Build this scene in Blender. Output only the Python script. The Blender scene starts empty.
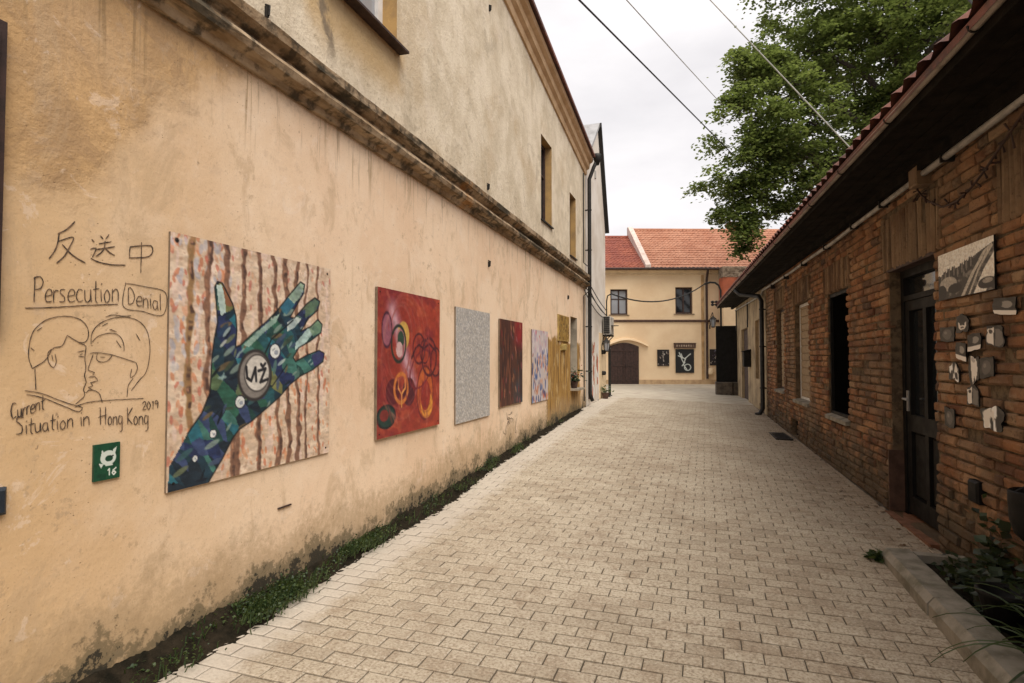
import bpy, math, random
import numpy as np
from mathutils import Vector, Matrix

random.seed(7)
rng = np.random.default_rng(7)
scene = bpy.context.scene
COL = scene.collection

# ------------------------------------------------------------------ camera
cam_d = bpy.data.cameras.new('camera')
cam = bpy.data.objects.new('camera', cam_d); COL.objects.link(cam)
cam_d.sensor_width = 36.0
cam_d.lens = 570.0 * 36.0 / 1024.0
cam_d.clip_start = 0.05; cam_d.clip_end = 1000
YAW = math.atan(193 / 570.0); PITCH = math.atan(16.5 / 570.0)
fw = Vector((-math.sin(YAW) * math.cos(PITCH), math.cos(YAW) * math.cos(PITCH), math.sin(PITCH)))
rt = Vector((math.cos(YAW), math.sin(YAW), 0.0))
up = rt.cross(fw)
CAM = Vector((2.8, 0.0, 1.64))
cam.matrix_world = Matrix(((rt.x, up.x, -fw.x, CAM.x), (rt.y, up.y, -fw.y, CAM.y), (rt.z, up.z, -fw.z, CAM.z), (0, 0, 0, 1)))
scene.camera = cam

# ------------------------------------------------------------------ light
SUN_TO = Vector((0.46, -0.52, 1.05)).normalized()          # where the (veiled) sun stands
world = bpy.data.worlds.new('World'); scene.world = world
world.use_nodes = True
wt = world.node_tree; wt.nodes.clear()
w_out = wt.nodes.new('ShaderNodeOutputWorld'); w_bg = wt.nodes.new('ShaderNodeBackground')
w_sky = wt.nodes.new('ShaderNodeTexSky'); w_sky.sky_type = 'NISHITA'; w_sky.sun_disc = False
w_sky.sun_elevation = math.asin(SUN_TO.z); w_sky.sun_rotation = math.atan2(SUN_TO.x, SUN_TO.y)
w_sky.air_density = 1.0; w_sky.dust_density = 4.0
w_tc = wt.nodes.new('ShaderNodeTexCoord')
w_map = wt.nodes.new('ShaderNodeMapping'); w_map.inputs['Scale'].default_value = (1.0, 1.0, 2.6)
w_n = wt.nodes.new('ShaderNodeTexNoise'); w_n.inputs['Scale'].default_value = 2.1; w_n.inputs['Detail'].default_value = 6; w_n.inputs['Roughness'].default_value = 0.52
w_r = wt.nodes.new('ShaderNodeValToRGB')
w_r.color_ramp.elements[0].position = 0.30; w_r.color_ramp.elements[0].color = (4.4, 4.25, 4.35, 1)
w_r.color_ramp.elements[1].position = 0.72; w_r.color_ramp.elements[1].color = (6.7, 6.45, 6.4, 1)
w_mix = wt.nodes.new('ShaderNodeMix'); w_mix.data_type = 'RGBA'; w_mix.inputs['Factor'].default_value = 0.94
w_bg.inputs['Strength'].default_value = 0.068
L = wt.links.new
L(w_tc.outputs['Generated'], w_map.inputs['Vector']); L(w_map.outputs['Vector'], w_n.inputs['Vector'])
L(w_n.outputs['Fac'], w_r.inputs['Fac']); L(w_sky.outputs['Color'], w_mix.inputs['A']); L(w_r.outputs['Color'], w_mix.inputs['B'])
L(w_mix.outputs['Result'], w_bg.inputs['Color']); L(w_bg.outputs['Background'], w_out.inputs['Surface'])

sun_d = bpy.data.lights.new('sun', 'SUN'); sun_d.energy = 1.5; sun_d.angle = math.radians(50); sun_d.color = (1.0, 0.93, 0.84)
sun = bpy.data.objects.new('sun', sun_d); COL.objects.link(sun)
sun.rotation_euler = SUN_TO.to_track_quat('Z', 'Y').to_euler(); sun.location = (6, -4, 14)

vs = scene.view_settings
vs.view_transform = 'Standard'; vs.look = 'None'; vs.gamma = 1.0; vs.use_curve_mapping = False
vs.exposure = 1.42

# ------------------------------------------------------------------ helpers
class Frame:
    def __init__(s, o, u, n): s.o = Vector(o); s.u = Vector(u); s.n = Vector(n)
    def w(s, u, o, z): return s.o + s.u * u + s.n * o + Vector((0, 0, z))

FL = Frame((0, 0, 0), (0, 1, 0), (1, 0, 0))                       # left facade: u runs up the lane
_a = math.atan(193 / 570.0) - math.atan(166 / 570.0)
FR = Frame((4.842, 0, 0), (-math.sin(_a), math.cos(_a), 0), (-math.cos(_a), -math.sin(_a), 0))   # right facade
FF = Frame((-6.821, 28.415, 0), (rt.x, rt.y, 0), (math.sin(YAW), -math.cos(YAW), 0))             # house closing the lane

def lerp(a, b, t): return a + (b - a) * t
def g_left(y): return float(np.interp(y, [-6, 3.5, 5.8, 7.5, 10, 13, 16, 20, 28, 60], [0, .015, .07, .19, .31, .42, .50, .47, .27, .27]))
def g_right(y): return float(np.interp(y, [-6, 3, 6.5, 14.4, 18, 28, 60], [0, .02, .10, .25, .31, .27, .27]))
def ground(x, y):
    t = min(1, max(0, x / 4.3)); return lerp(g_left(y), g_right(y), t)

class MB:
    def __init__(s): s.v = []; s.f = []; s.m = []
    def add(s, vs, fs, m=0):
        k = len(s.v); s.v += [tuple(p) for p in vs]
        for f in fs: s.f.append(tuple(k + i for i in f)); s.m.append(m)
    def quad(s, a, b, c, d, m=0): s.add([a, b, c, d], [(0, 1, 2, 3)], m)
    def hexa(s, p, m=0, skip=()):      # p: 8 corners, bottom ring then top ring
        fs = [(3, 2, 1, 0), (4, 5, 6, 7), (0, 1, 5, 4), (1, 2, 6, 5), (2, 3, 7, 6), (3, 0, 4, 7)]
        s.add(p, fs, m)
    def box(s, fr, u0, u1, o0, o1, z0, z1, m=0):
        w = fr.w
        s.hexa([w(u0, o0, z0), w(u1, o0, z0), w(u1, o1, z0), w(u0, o1, z0), w(u0, o0, z1), w(u1, o0, z1), w(u1, o1, z1), w(u0, o1, z1)], m)
        return s
    def bbox(s, fr, u0, u1, o0, o1, z0, z1, b=.01, m=0):   # box whose outer face edges are bevelled
        w = fr.w
        r0 = [w(u0, o0, z0), w(u1, o0, z0), w(u1, o0, z1), w(u0, o0, z1)]
        r1 = [w(u0, o1 - b, z0), w(u1, o1 - b, z0), w(u1, o1 - b, z1), w(u0, o1 - b, z1)]
        r2 = [w(u0 + b, o1, z0 + b), w(u1 - b, o1, z0 + b), w(u1 - b, o1, z1 - b), w(u0 + b, o1, z1 - b)]
        fs = [(0, 1, 2, 3), (8, 9, 10, 11)]
        for i in range(4):
            j = (i + 1) % 4; fs += [(i, j, 4 + j, 4 + i), (4 + i, 4 + j, 8 + j, 8 + i)]
        s.add(r0 + r1 + r2, fs, m); return s
    def tube(s, pts, r, n=8, m=0, cap=True):
        pts = [Vector(p) for p in pts]; rs = r if isinstance(r, (list, tuple)) else [r] * len(pts)
        rings = []; last = None
        for i, p in enumerate(pts):
            d = (pts[min(i + 1, len(pts) - 1)] - pts[max(i - 1, 0)]).normalized()
            a = last if last is not None else (Vector((0, 0, 1)) if abs(d.z) < .9 else Vector((1, 0, 0)))
            x = (a - d * a.dot(d)).normalized(); last = x; y = d.cross(x)
            rings.append([p + (x * math.cos(2 * math.pi * k / n) + y * math.sin(2 * math.pi * k / n)) * rs[i] for k in range(n)])
        fs = []
        for i in range(len(pts) - 1):
            for k in range(n):
                fs.append((i * n + k, i * n + (k + 1) % n, (i + 1) * n + (k + 1) % n, (i + 1) * n + k))
        if cap: fs += [tuple(range(n)), tuple((len(pts) - 1) * n + k for k in range(n))]
        s.add([q for ring in rings for q in ring], fs, m); return s
    def profile(s, fr, prof, u0, u1, slope=0.0, m=0, n=1, jit=0):   # sweep an (off, z) outline along u
        us = [lerp(u0, u1, i / n) for i in range(n + 1)]; k = len(prof)
        vs = [fr.w(u, o + random.uniform(-jit, jit), z + slope * u + random.uniform(-jit, jit)) for u in us for (o, z) in prof]
        fs = []
        for i in range(n):
            for j in range(k):
                fs.append((i * k + j, i * k + (j + 1) % k, (i + 1) * k + (j + 1) % k, (i + 1) * k + j))
        fs += [tuple(range(k)), tuple(n * k + j for j in range(k))]
        s.add(vs, fs, m); return s
    def prism(s, fr, poly, o0, o1, m=0):       # poly in (u, z)
        k = len(poly)
        vs = [fr.w(u, o0, z) for u, z in poly] + [fr.w(u, o1, z) for u, z in poly]
        fs = [tuple(range(k)), tuple(range(k, 2 * k))] + [(i, (i + 1) % k, k + (i + 1) % k, k + i) for i in range(k)]
        s.add(vs, fs, m); return s
    def lathe(s, c, prof, n=16, m=0):
        c = Vector(c); k = len(prof); vs = []
        for r, z in prof:
            for j in range(n):
                a = 2 * math.pi * j / n; vs.append(c + Vector((r * math.cos(a), r * math.sin(a), z)))
        fs = [(i * n + j, i * n + (j + 1) % n, (i + 1) * n + (j + 1) % n, (i + 1) * n + j) for i in range(k - 1) for j in range(n)]
        fs += [tuple(range(n)), tuple((k - 1) * n + j for j in range(n))]
        s.add(vs, fs, m); return s
    def wall(s, fr, u0, u1, z0, top, holes, th, m=0, jamb=None, nu=1):
        """a wall of thickness th behind off=0 with rectangular holes (u0,u1,z0,z1); top is a function of u"""
        jm = m if jamb is None else jamb
        us = sorted(set([u0, u1] + [h[0] for h in holes] + [h[1] for h in holes] + [lerp(u0, u1, i / nu) for i in range(1, nu)]))
        zs = sorted(set([z0] + [h[2] for h in holes] + [h[3] for h in holes])) + [None]
        Z = lambda u, z: top(u) if z is None else z
        def solid(i, j):
            if i < 0 or j < 0 or i >= len(us) - 1 or j >= len(zs) - 1: return None
            uc = (us[i] + us[i + 1]) / 2; zc = (zs[j] + (zs[j + 1] if zs[j + 1] is not None else zs[j] + .2)) / 2
            return not any(h[0] < uc < h[1] and h[2] < zc < h[3] for h in holes)
        for i in range(len(us) - 1):
            for j in range(len(zs) - 1):
                if not solid(i, j): continue
                a, b, c, d = us[i], us[i + 1], zs[j], zs[j + 1]
                P = lambda u, o, z: fr.w(u, o, Z(u, z))
                s.quad(P(a, 0, c), P(b, 0, c), P(b, 0, d), P(a, 0, d), m)
                s.quad(P(a, -th, c), P(b, -th, c), P(b, -th, d), P(a, -th, d), m)
                for (di, dj, e) in ((-1, 0, ((a, c), (a, d))), (1, 0, ((b, c), (b, d))), (0, -1, ((a, c), (b, c))), (0, 1, ((a, d), (b, d)))):
                    if not solid(i + di, j + dj):
                        (p, q), (r, t) = e
                        s.quad(P(p, 0, q), P(r, 0, t), P(r, -th, t), P(p, -th, q), jm if solid(i + di, j + dj) is False else m)
        return s

ORG = {}
def build(name, mb, mats, parent=None, loc=None, smooth=False):
    o0 = Vector(loc) if loc is not None else (ORG[parent.name] if parent else Vector((0, 0, 0)))
    me = bpy.data.meshes.new(name)
    me.from_pydata([(p[0] - o0.x, p[1] - o0.y, p[2] - o0.z) for p in mb.v], [], mb.f)
    if not isinstance(mats, (list, tuple)): mats = [mats]
    for m in mats: me.materials.append(m)
    me.polygons.foreach_set('material_index', mb.m)
    if smooth: me.polygons.foreach_set('use_smooth', [True] * len(mb.f))
    import bmesh
    bm = bmesh.new(); bm.from_mesh(me); bmesh.ops.recalc_face_normals(bm, faces=bm.faces); bm.to_mesh(me); bm.free()
    me.update()
    ob = bpy.data.objects.new(name, me); COL.objects.link(ob)
    if parent: ob.parent = parent
    else: ob.location = o0
    ORG[ob.name] = o0
    return ob
def tag(o, label, cat=None, group=None, kind=None):
    o['label'] = label
    if cat: o['category'] = cat
    if group: o['group'] = group
    if kind: o['kind'] = kind
    return o
def thing(name, label, cat, loc, group=None):
    o = bpy.data.objects.new(name, None); COL.objects.link(o); o.location = loc; o.empty_display_size = .2
    ORG[o.name] = Vector(loc); return tag(o, label, cat, group)
def struct(name, mb, mats, label, cat, smooth=False):
    return tag(build(name, mb, mats, smooth=smooth), label, cat, kind='structure')

# ------------------------------------------------------------------ material helpers
class NT:
    def __init__(s, name):
        s.mat = bpy.data.materials.new(name); s.mat.use_nodes = True
        s.t = s.mat.node_tree; s.b = s.t.nodes['Principled BSDF']
        s.tc = s.t.nodes.new('ShaderNodeTexCoord'); s.P = s.tc.outputs['Object']
    def n(s, typ, **kw):
        nd = s.t.nodes.new(typ)
        for k, v in kw.items(): setattr(nd, k, v)
        return nd
    def put(s, sock, v):
        if isinstance(v, bpy.types.NodeSocket): s.t.links.new(v, sock)
        elif isinstance(v, (tuple, list)) and len(v) == 3 and sock.type == 'RGBA': sock.default_value = (*v, 1)
        else: sock.default_value = v
    def mapping(s, scale, vec=None):
        m = s.n('ShaderNodeMapping'); s.put(m.inputs['Vector'], vec or s.P); m.inputs['Scale'].default_value = scale; return m.outputs['Vector']
    def noise(s, scale, detail=4, rough=.55, vec=None, stretch=None, dist=0):
        nd = s.n('ShaderNodeTexNoise'); nd.inputs['Scale'].default_value = scale; nd.inputs['Detail'].default_value = detail
        nd.inputs['Roughness'].default_value = rough; nd.inputs['Distortion'].default_value = dist
        s.put(nd.inputs['Vector'], s.mapping(stretch, vec) if stretch else (vec or s.P)); return nd.outputs['Fac']
    def math(s, op, a, b=0.0, clamp=False):
        nd = s.n('ShaderNodeMath', operation=op, use_clamp=clamp); s.put(nd.inputs[0], a); s.put(nd.inputs[1], b); return nd.outputs[0]
    def step(s, v, a, b, lo=0.0, hi=1.0):
        nd = s.n('ShaderNodeMapRange', interpolation_type='SMOOTHSTEP'); s.put(nd.inputs[0], v)
        for k, q in enumerate((a, b, lo, hi)): s.put(nd.inputs[k + 1], q)
        return nd.outputs[0]
    def lin(s, v, a, b, lo=0.0, hi=1.0):
        nd = s.n('ShaderNodeMapRange'); s.put(nd.inputs[0], v)
        for k, q in enumerate((a, b, lo, hi)): s.put(nd.inputs[k + 1], q)
        return nd.outputs[0]
    def mix(s, fac, a, b, blend='MIX'):
        nd = s.n('ShaderNodeMix', data_type='RGBA', blend_type=blend); s.put(nd.inputs['Factor'], fac); s.put(nd.inputs['A'], a); s.put(nd.inputs['B'], b); return nd.outputs['Result']
    def ramp(s, v, stops):
        nd = s.n('ShaderNodeValToRGB'); s.put(nd.inputs[0], v); e = nd.color_ramp.elements
        while len(e) < len(stops): e.new(0.5)
        for k, (p, c) in enumerate(stops): e[k].position = p; e[k].color = (*c, 1)
        return nd.outputs['Color']
    def xyz(s):
        nd = s.n('ShaderNodeSeparateXYZ'); s.put(nd.inputs[0], s.P); return nd.outputs
    def island(s): return s.n('ShaderNodeNewGeometry').outputs['Random Per Island']
    def voro(s, scale, feature='F1', vec=None, out='Distance'):
        nd = s.n('ShaderNodeTexVoronoi', feature=feature); nd.inputs['Scale'].default_value = scale; s.put(nd.inputs['Vector'], vec or s.P); return nd.outputs[out]
    def bump(s, h, strength=.3, dist=.02):
        nd = s.n('ShaderNodeBump'); s.put(nd.inputs['Height'], h); nd.inputs['Strength'].default_value = strength; nd.inputs['Distance'].default_value = dist
        s.put(s.b.inputs['Normal'], nd.outputs[0])
    def fin(s, col, rough=.85, metal=0.0, spec=None):
        s.put(s.b.inputs['Base Color'], col); s.put(s.b.inputs['Roughness'], rough); s.b.inputs['Metallic'].default_value = metal
        if spec is not None: s.b.inputs['Specular IOR Level'].default_value = spec
        return s.mat

def simple(name, c, rough=.6, metal=0.0, var=.25, scale=6.0, bump=.15, c2=None, spec=None):
    t = NT(name); n1 = t.noise(scale, 5); n2 = t.noise(scale * 9, 3)
    d = c2 or tuple(x * (1 - var * 1.6) for x in c)
    col = t.mix(t.step(n1, .35, .7), c, d); col = t.mix(t.step(n2, .55, .75, 0, var), col, tuple(min(1, x * 1.5 + .01) for x in c))
    if bump: t.bump(t.math('ADD', n1, t.math('MULTIPLY', n2, .4)), bump, .01)
    return t.fin(col, t.lin(n1, .3, .7, rough * .85, min(1, rough * 1.15)), metal, spec)

# ---- plaster of the long left facade (object space: y along the lane, z up)
def m_left_wall():
    t = NT('old_plaster'); x, y, z = t.xyz()
    big = t.noise(.9, 6, .6); mid = t.noise(3.2, 7, .62); fine = t.noise(22, 6, .65); grit = t.noise(90, 3, .6)
    streak = t.noise(2.0, 7, .66, stretch=(1, 1.0, .8), dist=.25); streak2 = t.noise(7, 5, .65, stretch=(1, 1.8, .14))
    # lower storey: newer pinkish render with old ochre limewash showing where it ends
    peach = t.mix(t.step(big, .35, .68), (.85, .655, .47), (.78, .565, .385))
    peach = t.mix(t.step(mid, .48, .72, 0, .45), peach, (.87, .71, .545))
    near = t.step(t.math('ADD', y, t.math('MULTIPLY', mid, 1.6)), 1.9, 4.6, 1, 0)  # near-end ochre tone, which also paints in a vignette's darkening
    peach = t.mix(t.math('MULTIPLY', near, .8), peach, (.60, .395, .19))
    ochre = t.mix(t.step(mid, .38, .66), (.58, .365, .17), (.44, .27, .125))
    ochre = t.mix(t.step(fine, .54, .72, 0, .45), ochre, (.30, .185, .09)); ochre = t.mix(t.step(t.noise(2.6, 8, .75, dist=1.2), .50, .60, 0, .55), ochre, (.34, .21, .11))
    ochre = t.mix(t.step(big, .5, .68, 0, .5), ochre, (.66, .45, .26))
    thr = t.math('ADD', t.math('ADD', 2.40, t.lin(y, 1.92, 2.3, 0, .62)), t.lin(y, 2.35, 3.3, 0, .75))
    edge = t.math('SUBTRACT', t.math('ADD', z, t.math('MULTIPLY', t.math('SUBTRACT', mid, .5), .5)), thr)
    low = t.mix(t.step(edge, -.10, .14, 0, .85), peach, ochre)
    # damp runs below the string course
    run = t.math('MULTIPLY', t.step(streak2, .55, .70), t.step(z, 2.75, 3.45))
    low = t.mix(t.math('MULTIPLY', run, .62), low, (.25, .175, .11))
    drip = t.math('MULTIPLY', t.step(t.noise(5, 3, .6, stretch=(1, 3.2, .10)), .60, .68), t.step(t.math('ADD', z, t.math('MULTIPLY', mid, .5)), 3.15, 3.65))
    low = t.mix(t.math('MULTIPLY', drip, .7), low, (.30, .20, .10))
    under_belt = t.math('SUBTRACT', t.math('ADD', z, t.math('MULTIPLY', fine, .25)), t.math('MULTIPLY', mid, -.2))  # darker band directly below the string course
    low = t.mix(t.step(under_belt, 3.62, 3.82, 0, .6), low, (.24, .165, .095))
    spots = t.math('MULTIPLY', t.step(t.noise(38, 2, .5, stretch=(1, 1, .45)), .70, .76), t.step(t.noise(1.3, 3), .50, .62))
    low = t.mix(t.math('MULTIPLY', spots, .7), low, (.20, .13, .08))
    scuff = t.noise(1.9, 8, .72, stretch=(1, 1.5, .8), dist=.8)
    low = t.mix(t.step(scuff, .51, .63, 0, .5), low, (.52, .37, .225)); low = t.mix(t.math('MULTIPLY', t.step(t.noise(9, 8, .75), .57, .63, 0, .6), t.step(t.noise(.8, 4), .46, .60)), low, (.44, .31, .19))
    low = t.mix(t.step(t.noise(5.5, 7, .7), .56, .68, 0, .40), low, (.58, .43, .30))
    low = t.mix(t.step(t.noise(3.7, 6, .68, dist=1.0), .59, .64, 0, .35), low, (.86, .70, .56))
    # ochre paint around the niche near the far end
    pe = t.math('MULTIPLY', t.step(t.math('ADD', y, t.math('MULTIPLY', fine, .5)), 10.45, 10.6), t.step(t.math('ADD', y, t.math('MULTIPLY', mid, .8)), 13.6, 13.75, 1, 0))
    pe = t.math('MULTIPLY', pe, t.step(t.math('ADD', z, t.math('MULTIPLY', mid, .7)), 2.30, 2.42, 1, 0))
    yel = t.mix(t.step(streak2, .40, .62), (.46, .265, .07), (.19, .10, .03)); yel = t.mix(t.step(t.noise(4.2, 6, .7, stretch=(1, 1, .5)), .52, .64, 0, .7), yel, (.56, .41, .20)); yel = t.mix(t.step(t.noise(16, 4, .6, stretch=(1, 1, .25)), .56, .66, 0, .8), yel, (.16, .085, .035))
    low = t.mix(pe, low, yel)
    # base: damp, algae and dirt that climbs from the soil
    hz = t.math('SUBTRACT', z, t.lin(y, 4.5, 14, .02, .44))
    damp = t.math('SUBTRACT', t.math('ADD', t.math('MULTIPLY', mid, .75), t.math('ADD', t.math('MULTIPLY', fine, .45), t.math('MULTIPLY', grit, .12))), t.math('MULTIPLY', hz, .95))
    low = t.mix(t.step(damp, .10, .42, 0, .6), low, (.36, .245, .13))
    low = t.mix(t.step(damp, .42, .52, 0, .75), low, (.14, .11, .06))
    low = t.mix(t.step(damp, .565, .60, 0, .95), low, (.035, .031, .022))
    # upper storey: greyed lime plaster
    upc = t.mix(t.step(streak, .38, .62), (.73, .635, .485), (.57, .48, .345))
    upc = t.mix(t.step(mid, .50, .70, 0, .6), upc, (.72, .62, .49))
    upc = t.mix(t.step(big, .52, .66, 0, .5), upc, (.50, .38, .235)); upc = t.mix(t.step(t.noise(1.7, 10, .76, dist=.4), .54, .64, 0, .5), upc, (.38, .315, .225)); upc = t.mix(t.step(t.noise(6, 7, .7), .58, .68, 0, .45), upc, (.40, .33, .23))
    upc = t.mix(t.math('MULTIPLY', t.step(streak2, .58, .74, 0, .5), t.step(t.noise(1.1, 4), .42, .62)), upc, (.24, .19, .13))
    upc = t.mix(t.math('MULTIPLY', t.step(fine, .54, .68, 0, .6), t.step(z, 4.6, 3.75)), upc, (.20, .16, .105))
    # ochre wash and long stain under the first window
    wy = t.math('MULTIPLY', t.step(t.math('ADD', y, t.math('MULTIPLY', mid, .4)), 3.55, 3.75), t.step(t.math('ADD', y, t.math('MULTIPLY', mid, .4)), 4.95, 5.2, 1, 0))
    wy = t.math('MULTIPLY', wy, t.math('MULTIPLY', t.step(z, 4.0, 4.35), t.step(z, 4.7, 4.8, 1, 0)))
    upc = t.mix(t.math('MULTIPLY', wy, .75), upc, (.50, .33, .14))
    cr = t.math('ABSOLUTE', t.math('SUBTRACT', t.math('ADD', y, t.math('MULTIPLY', mid, .5)), t.math('ADD', 3.95, t.math('MULTIPLY', t.math('SUBTRACT', z, 4.3), -.35))))
    crk = t.math('MULTIPLY', t.step(t.math('ADD', cr, t.math('MULTIPLY', fine, .12)), .07, .15, 1, 0), t.step(z, 3.9, 4.2))
    upc = t.mix(t.math('MULTIPLY', crk, .9), upc, (.21, .165, .115))
    col = t.mix(t.step(t.math('ADD', z, t.math('MULTIPLY', y, .02)), 3.70, 3.74), low, upc)
    col = t.mix(t.step(grit, .56, .70, 0, .26), col, (.30, .20, .11))
    pits = t.step(t.voro(26, 'F1', vec=t.mapping((1, 1, 1))), .05, .12, 1, 0)
    pm = t.math('MULTIPLY', pits, t.step(t.noise(2.3, 3), .52, .60))
    col = t.mix(t.math('MULTIPLY', pm, .6), col, (.22, .14, .08))
    h = t.math('ADD', t.math('MULTIPLY', big, 1.8), t.math('ADD', t.math('MULTIPLY', mid, .55), t.math('ADD', t.math('MULTIPLY', fine, .45), t.math('MULTIPLY', grit, .10))))
    h = t.math('ADD', h, t.math('MULTIPLY', t.step(edge, -.03, .03), -.12)); h = t.math('SUBTRACT', h, t.math('MULTIPLY', pm, .4))
    rg = t.math('MULTIPLY', t.math('MULTIPLY', fine, t.step(edge, -.05, .15)), .35)
    t.bump(t.math('ADD', t.math('MULTIPLY', h, t.lin(edge, -.1, .1, .40, .62)), rg), .5, .03)
    return t.fin(col, .93, spec=.25)

def m_cornice():
    t = NT('weathered_stone_moulding'); x, y, z = t.xyz()
    a = t.noise(2.0, 6, .65, stretch=(3, 1, 3)); b = t.noise(9, 6, .6); c = t.noise(40, 4)
    col = t.mix(t.step(a, .38, .62), (.25, .165, .09), (.46, .345, .225))
    col = t.mix(t.step(b, .46, .64, 0, .8), col, (.05, .041, .029))
    col = t.mix(t.step(t.noise(1.1, 5, .6, stretch=(6, 1, 6)), .50, .60, 0, .8), col, (.05, .046, .033))
    col = t.mix(t.step(t.noise(1.6, 4, .6), .60, .68, 0, .7), col, (.40, .20, .07))
    t.bump(t.math('ADD', b, t.math('MULTIPLY', c, .5)), .6, .02); return t.fin(col, .95, spec=.2)

def m_brick(name, stops, sc=1.0):
    t = NT(name); r = t.island(); n1 = t.noise(7, 5); n2 = t.noise(45, 5, .65); n3 = t.noise(1.1, 5)
    x, y, z = t.xyz()
    col = t.ramp(r, stops)
    col = t.mix(t.step(n1, .45, .7, 0, .55), col, (.085, .045, .03))
    col = t.mix(t.step(n2, .56, .72, 0, .4), col, (.33, .20, .11))
    col = t.mix(t.step(n3, .46, .64, 0, .62), col, (.075, .052, .038)); col = t.mix(t.step(t.noise(.6, 6, .65), .50, .62, 0, .45), col, (.30, .215, .135)); col = t.mix(t.step(t.noise(18, 6, .75), .56, .64, 0, .7), col, (.10, .065, .045))
    col = t.mix(t.step(t.noise(3.3, 5), .58, .70, 0, .5), col, (.34, .26, .17))
    damp = t.math('ADD', t.math('SUBTRACT', n1, z), .3)
    col = t.mix(t.step(damp, .1, .6, 0, .8), col, (.075, .062, .042))
    t.bump(t.math('ADD', n2, t.math('MULTIPLY', n1, .6)), .7, .02); return t.fin(col, .93, spec=.2)

def m_mortar():
    t = NT('lime_mortar'); n = t.noise(14, 6, .65); n2 = t.noise(1.2, 5)
    col = t.mix(t.step(n, .4, .65), (.17, .125, .08), (.075, .056, .038)); col = t.mix(t.step(n2, .48, .68, 0, .6), col, (.085, .062, .045))
    t.bump(n, .9, .03); return t.fin(col, .97, spec=.1)

def m_pavers():
    t = NT('concrete_pavers'); r = t.island(); n1 = t.noise(.75, 6, .6); n2 = t.noise(60, 5, .7); n3 = t.noise(4.5, 6, .65); x, y, z = t.xyz()
    col = t.ramp(r, [(0, (.34, .285, .21)), (.25, (.395, .335, .25)), (.65, (.43, .37, .28)), (.88, (.375, .315, .235)), (1, (.29, .24, .175))])
    col = t.mix(t.step(n1, .40, .62, 0, .55), col, (.51, .45, .35))
    col = t.mix(t.step(n3, .50, .70, 0, .55), col, (.27, .20, .135)); col = t.mix(t.step(t.noise(1.6, 7, .7, dist=.7), .52, .66, 0, .55), col, (.26, .20, .14)); col = t.mix(t.step(t.noise(.35, 5, .6), .44, .62, 0, .3), col, (.28, .23, .17))
    col = t.mix(t.step(n2, .49, .60, 0, .7), col, (.20, .15, .105))
    col = t.mix(t.step(n2, .44, .34, 0, .5), col, (.60, .53, .45))
    dusty = t.step(t.math('ADD', x, t.math('MULTIPLY', n3, .5)), .60, .85, .6, 0)
    col = t.mix(dusty, col, (.50, .45, .385))
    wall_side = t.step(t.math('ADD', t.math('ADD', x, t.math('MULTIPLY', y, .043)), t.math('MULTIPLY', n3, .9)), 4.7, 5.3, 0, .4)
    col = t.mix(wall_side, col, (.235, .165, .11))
    t.bump(t.math('ADD', n2, t.math('MULTIPLY', n3, .7)), .5, .006); return t.fin(col, .9, spec=.3)

def m_roof(name, a, b, c):
    t = NT(name); n1 = t.noise(1.2, 5); n2 = t.noise(8, 5)
    col = t.mix(t.step(n1, .38, .64), a, b); col = t.mix(t.step(n2, .48, .68, 0, .75), col, c); col = t.mix(t.step(t.noise(20, 3), .55, .7, 0, .5), col, tuple(min(1, q * 1.5) for q in a))
    t.bump(n2, .4, .02); return t.fin(col, .85)

def m_leaf(name, stops, trans=.35):
    t = NT(name); r = t.island(); col = t.ramp(r, stops)
    t.fin(col, .5, spec=.45)
    tr = t.n('ShaderNodeBsdfTranslucent'); t.put(tr.inputs['Color'], t.mix(.6, col, (.26, .33, .07)))
    mx = t.n('ShaderNodeMixShader'); mx.inputs[0].default_value = trans
    out = t.t.nodes['Material Output']; t.put(mx.inputs[1], t.b.outputs[0]); t.put(mx.inputs[2], tr.outputs[0]); t.put(out.inputs['Surface'], mx.outputs[0])
    return t.mat

def m_picture(name, rough=.55, bump=.25):
    t = NT(name); a = t.n('ShaderNodeAttribute'); a.attribute_name = 'paint'
    n = t.noise(70, 3); t.bump(n, bump, .004); return t.fin(a.outputs['Color'], rough)

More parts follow.
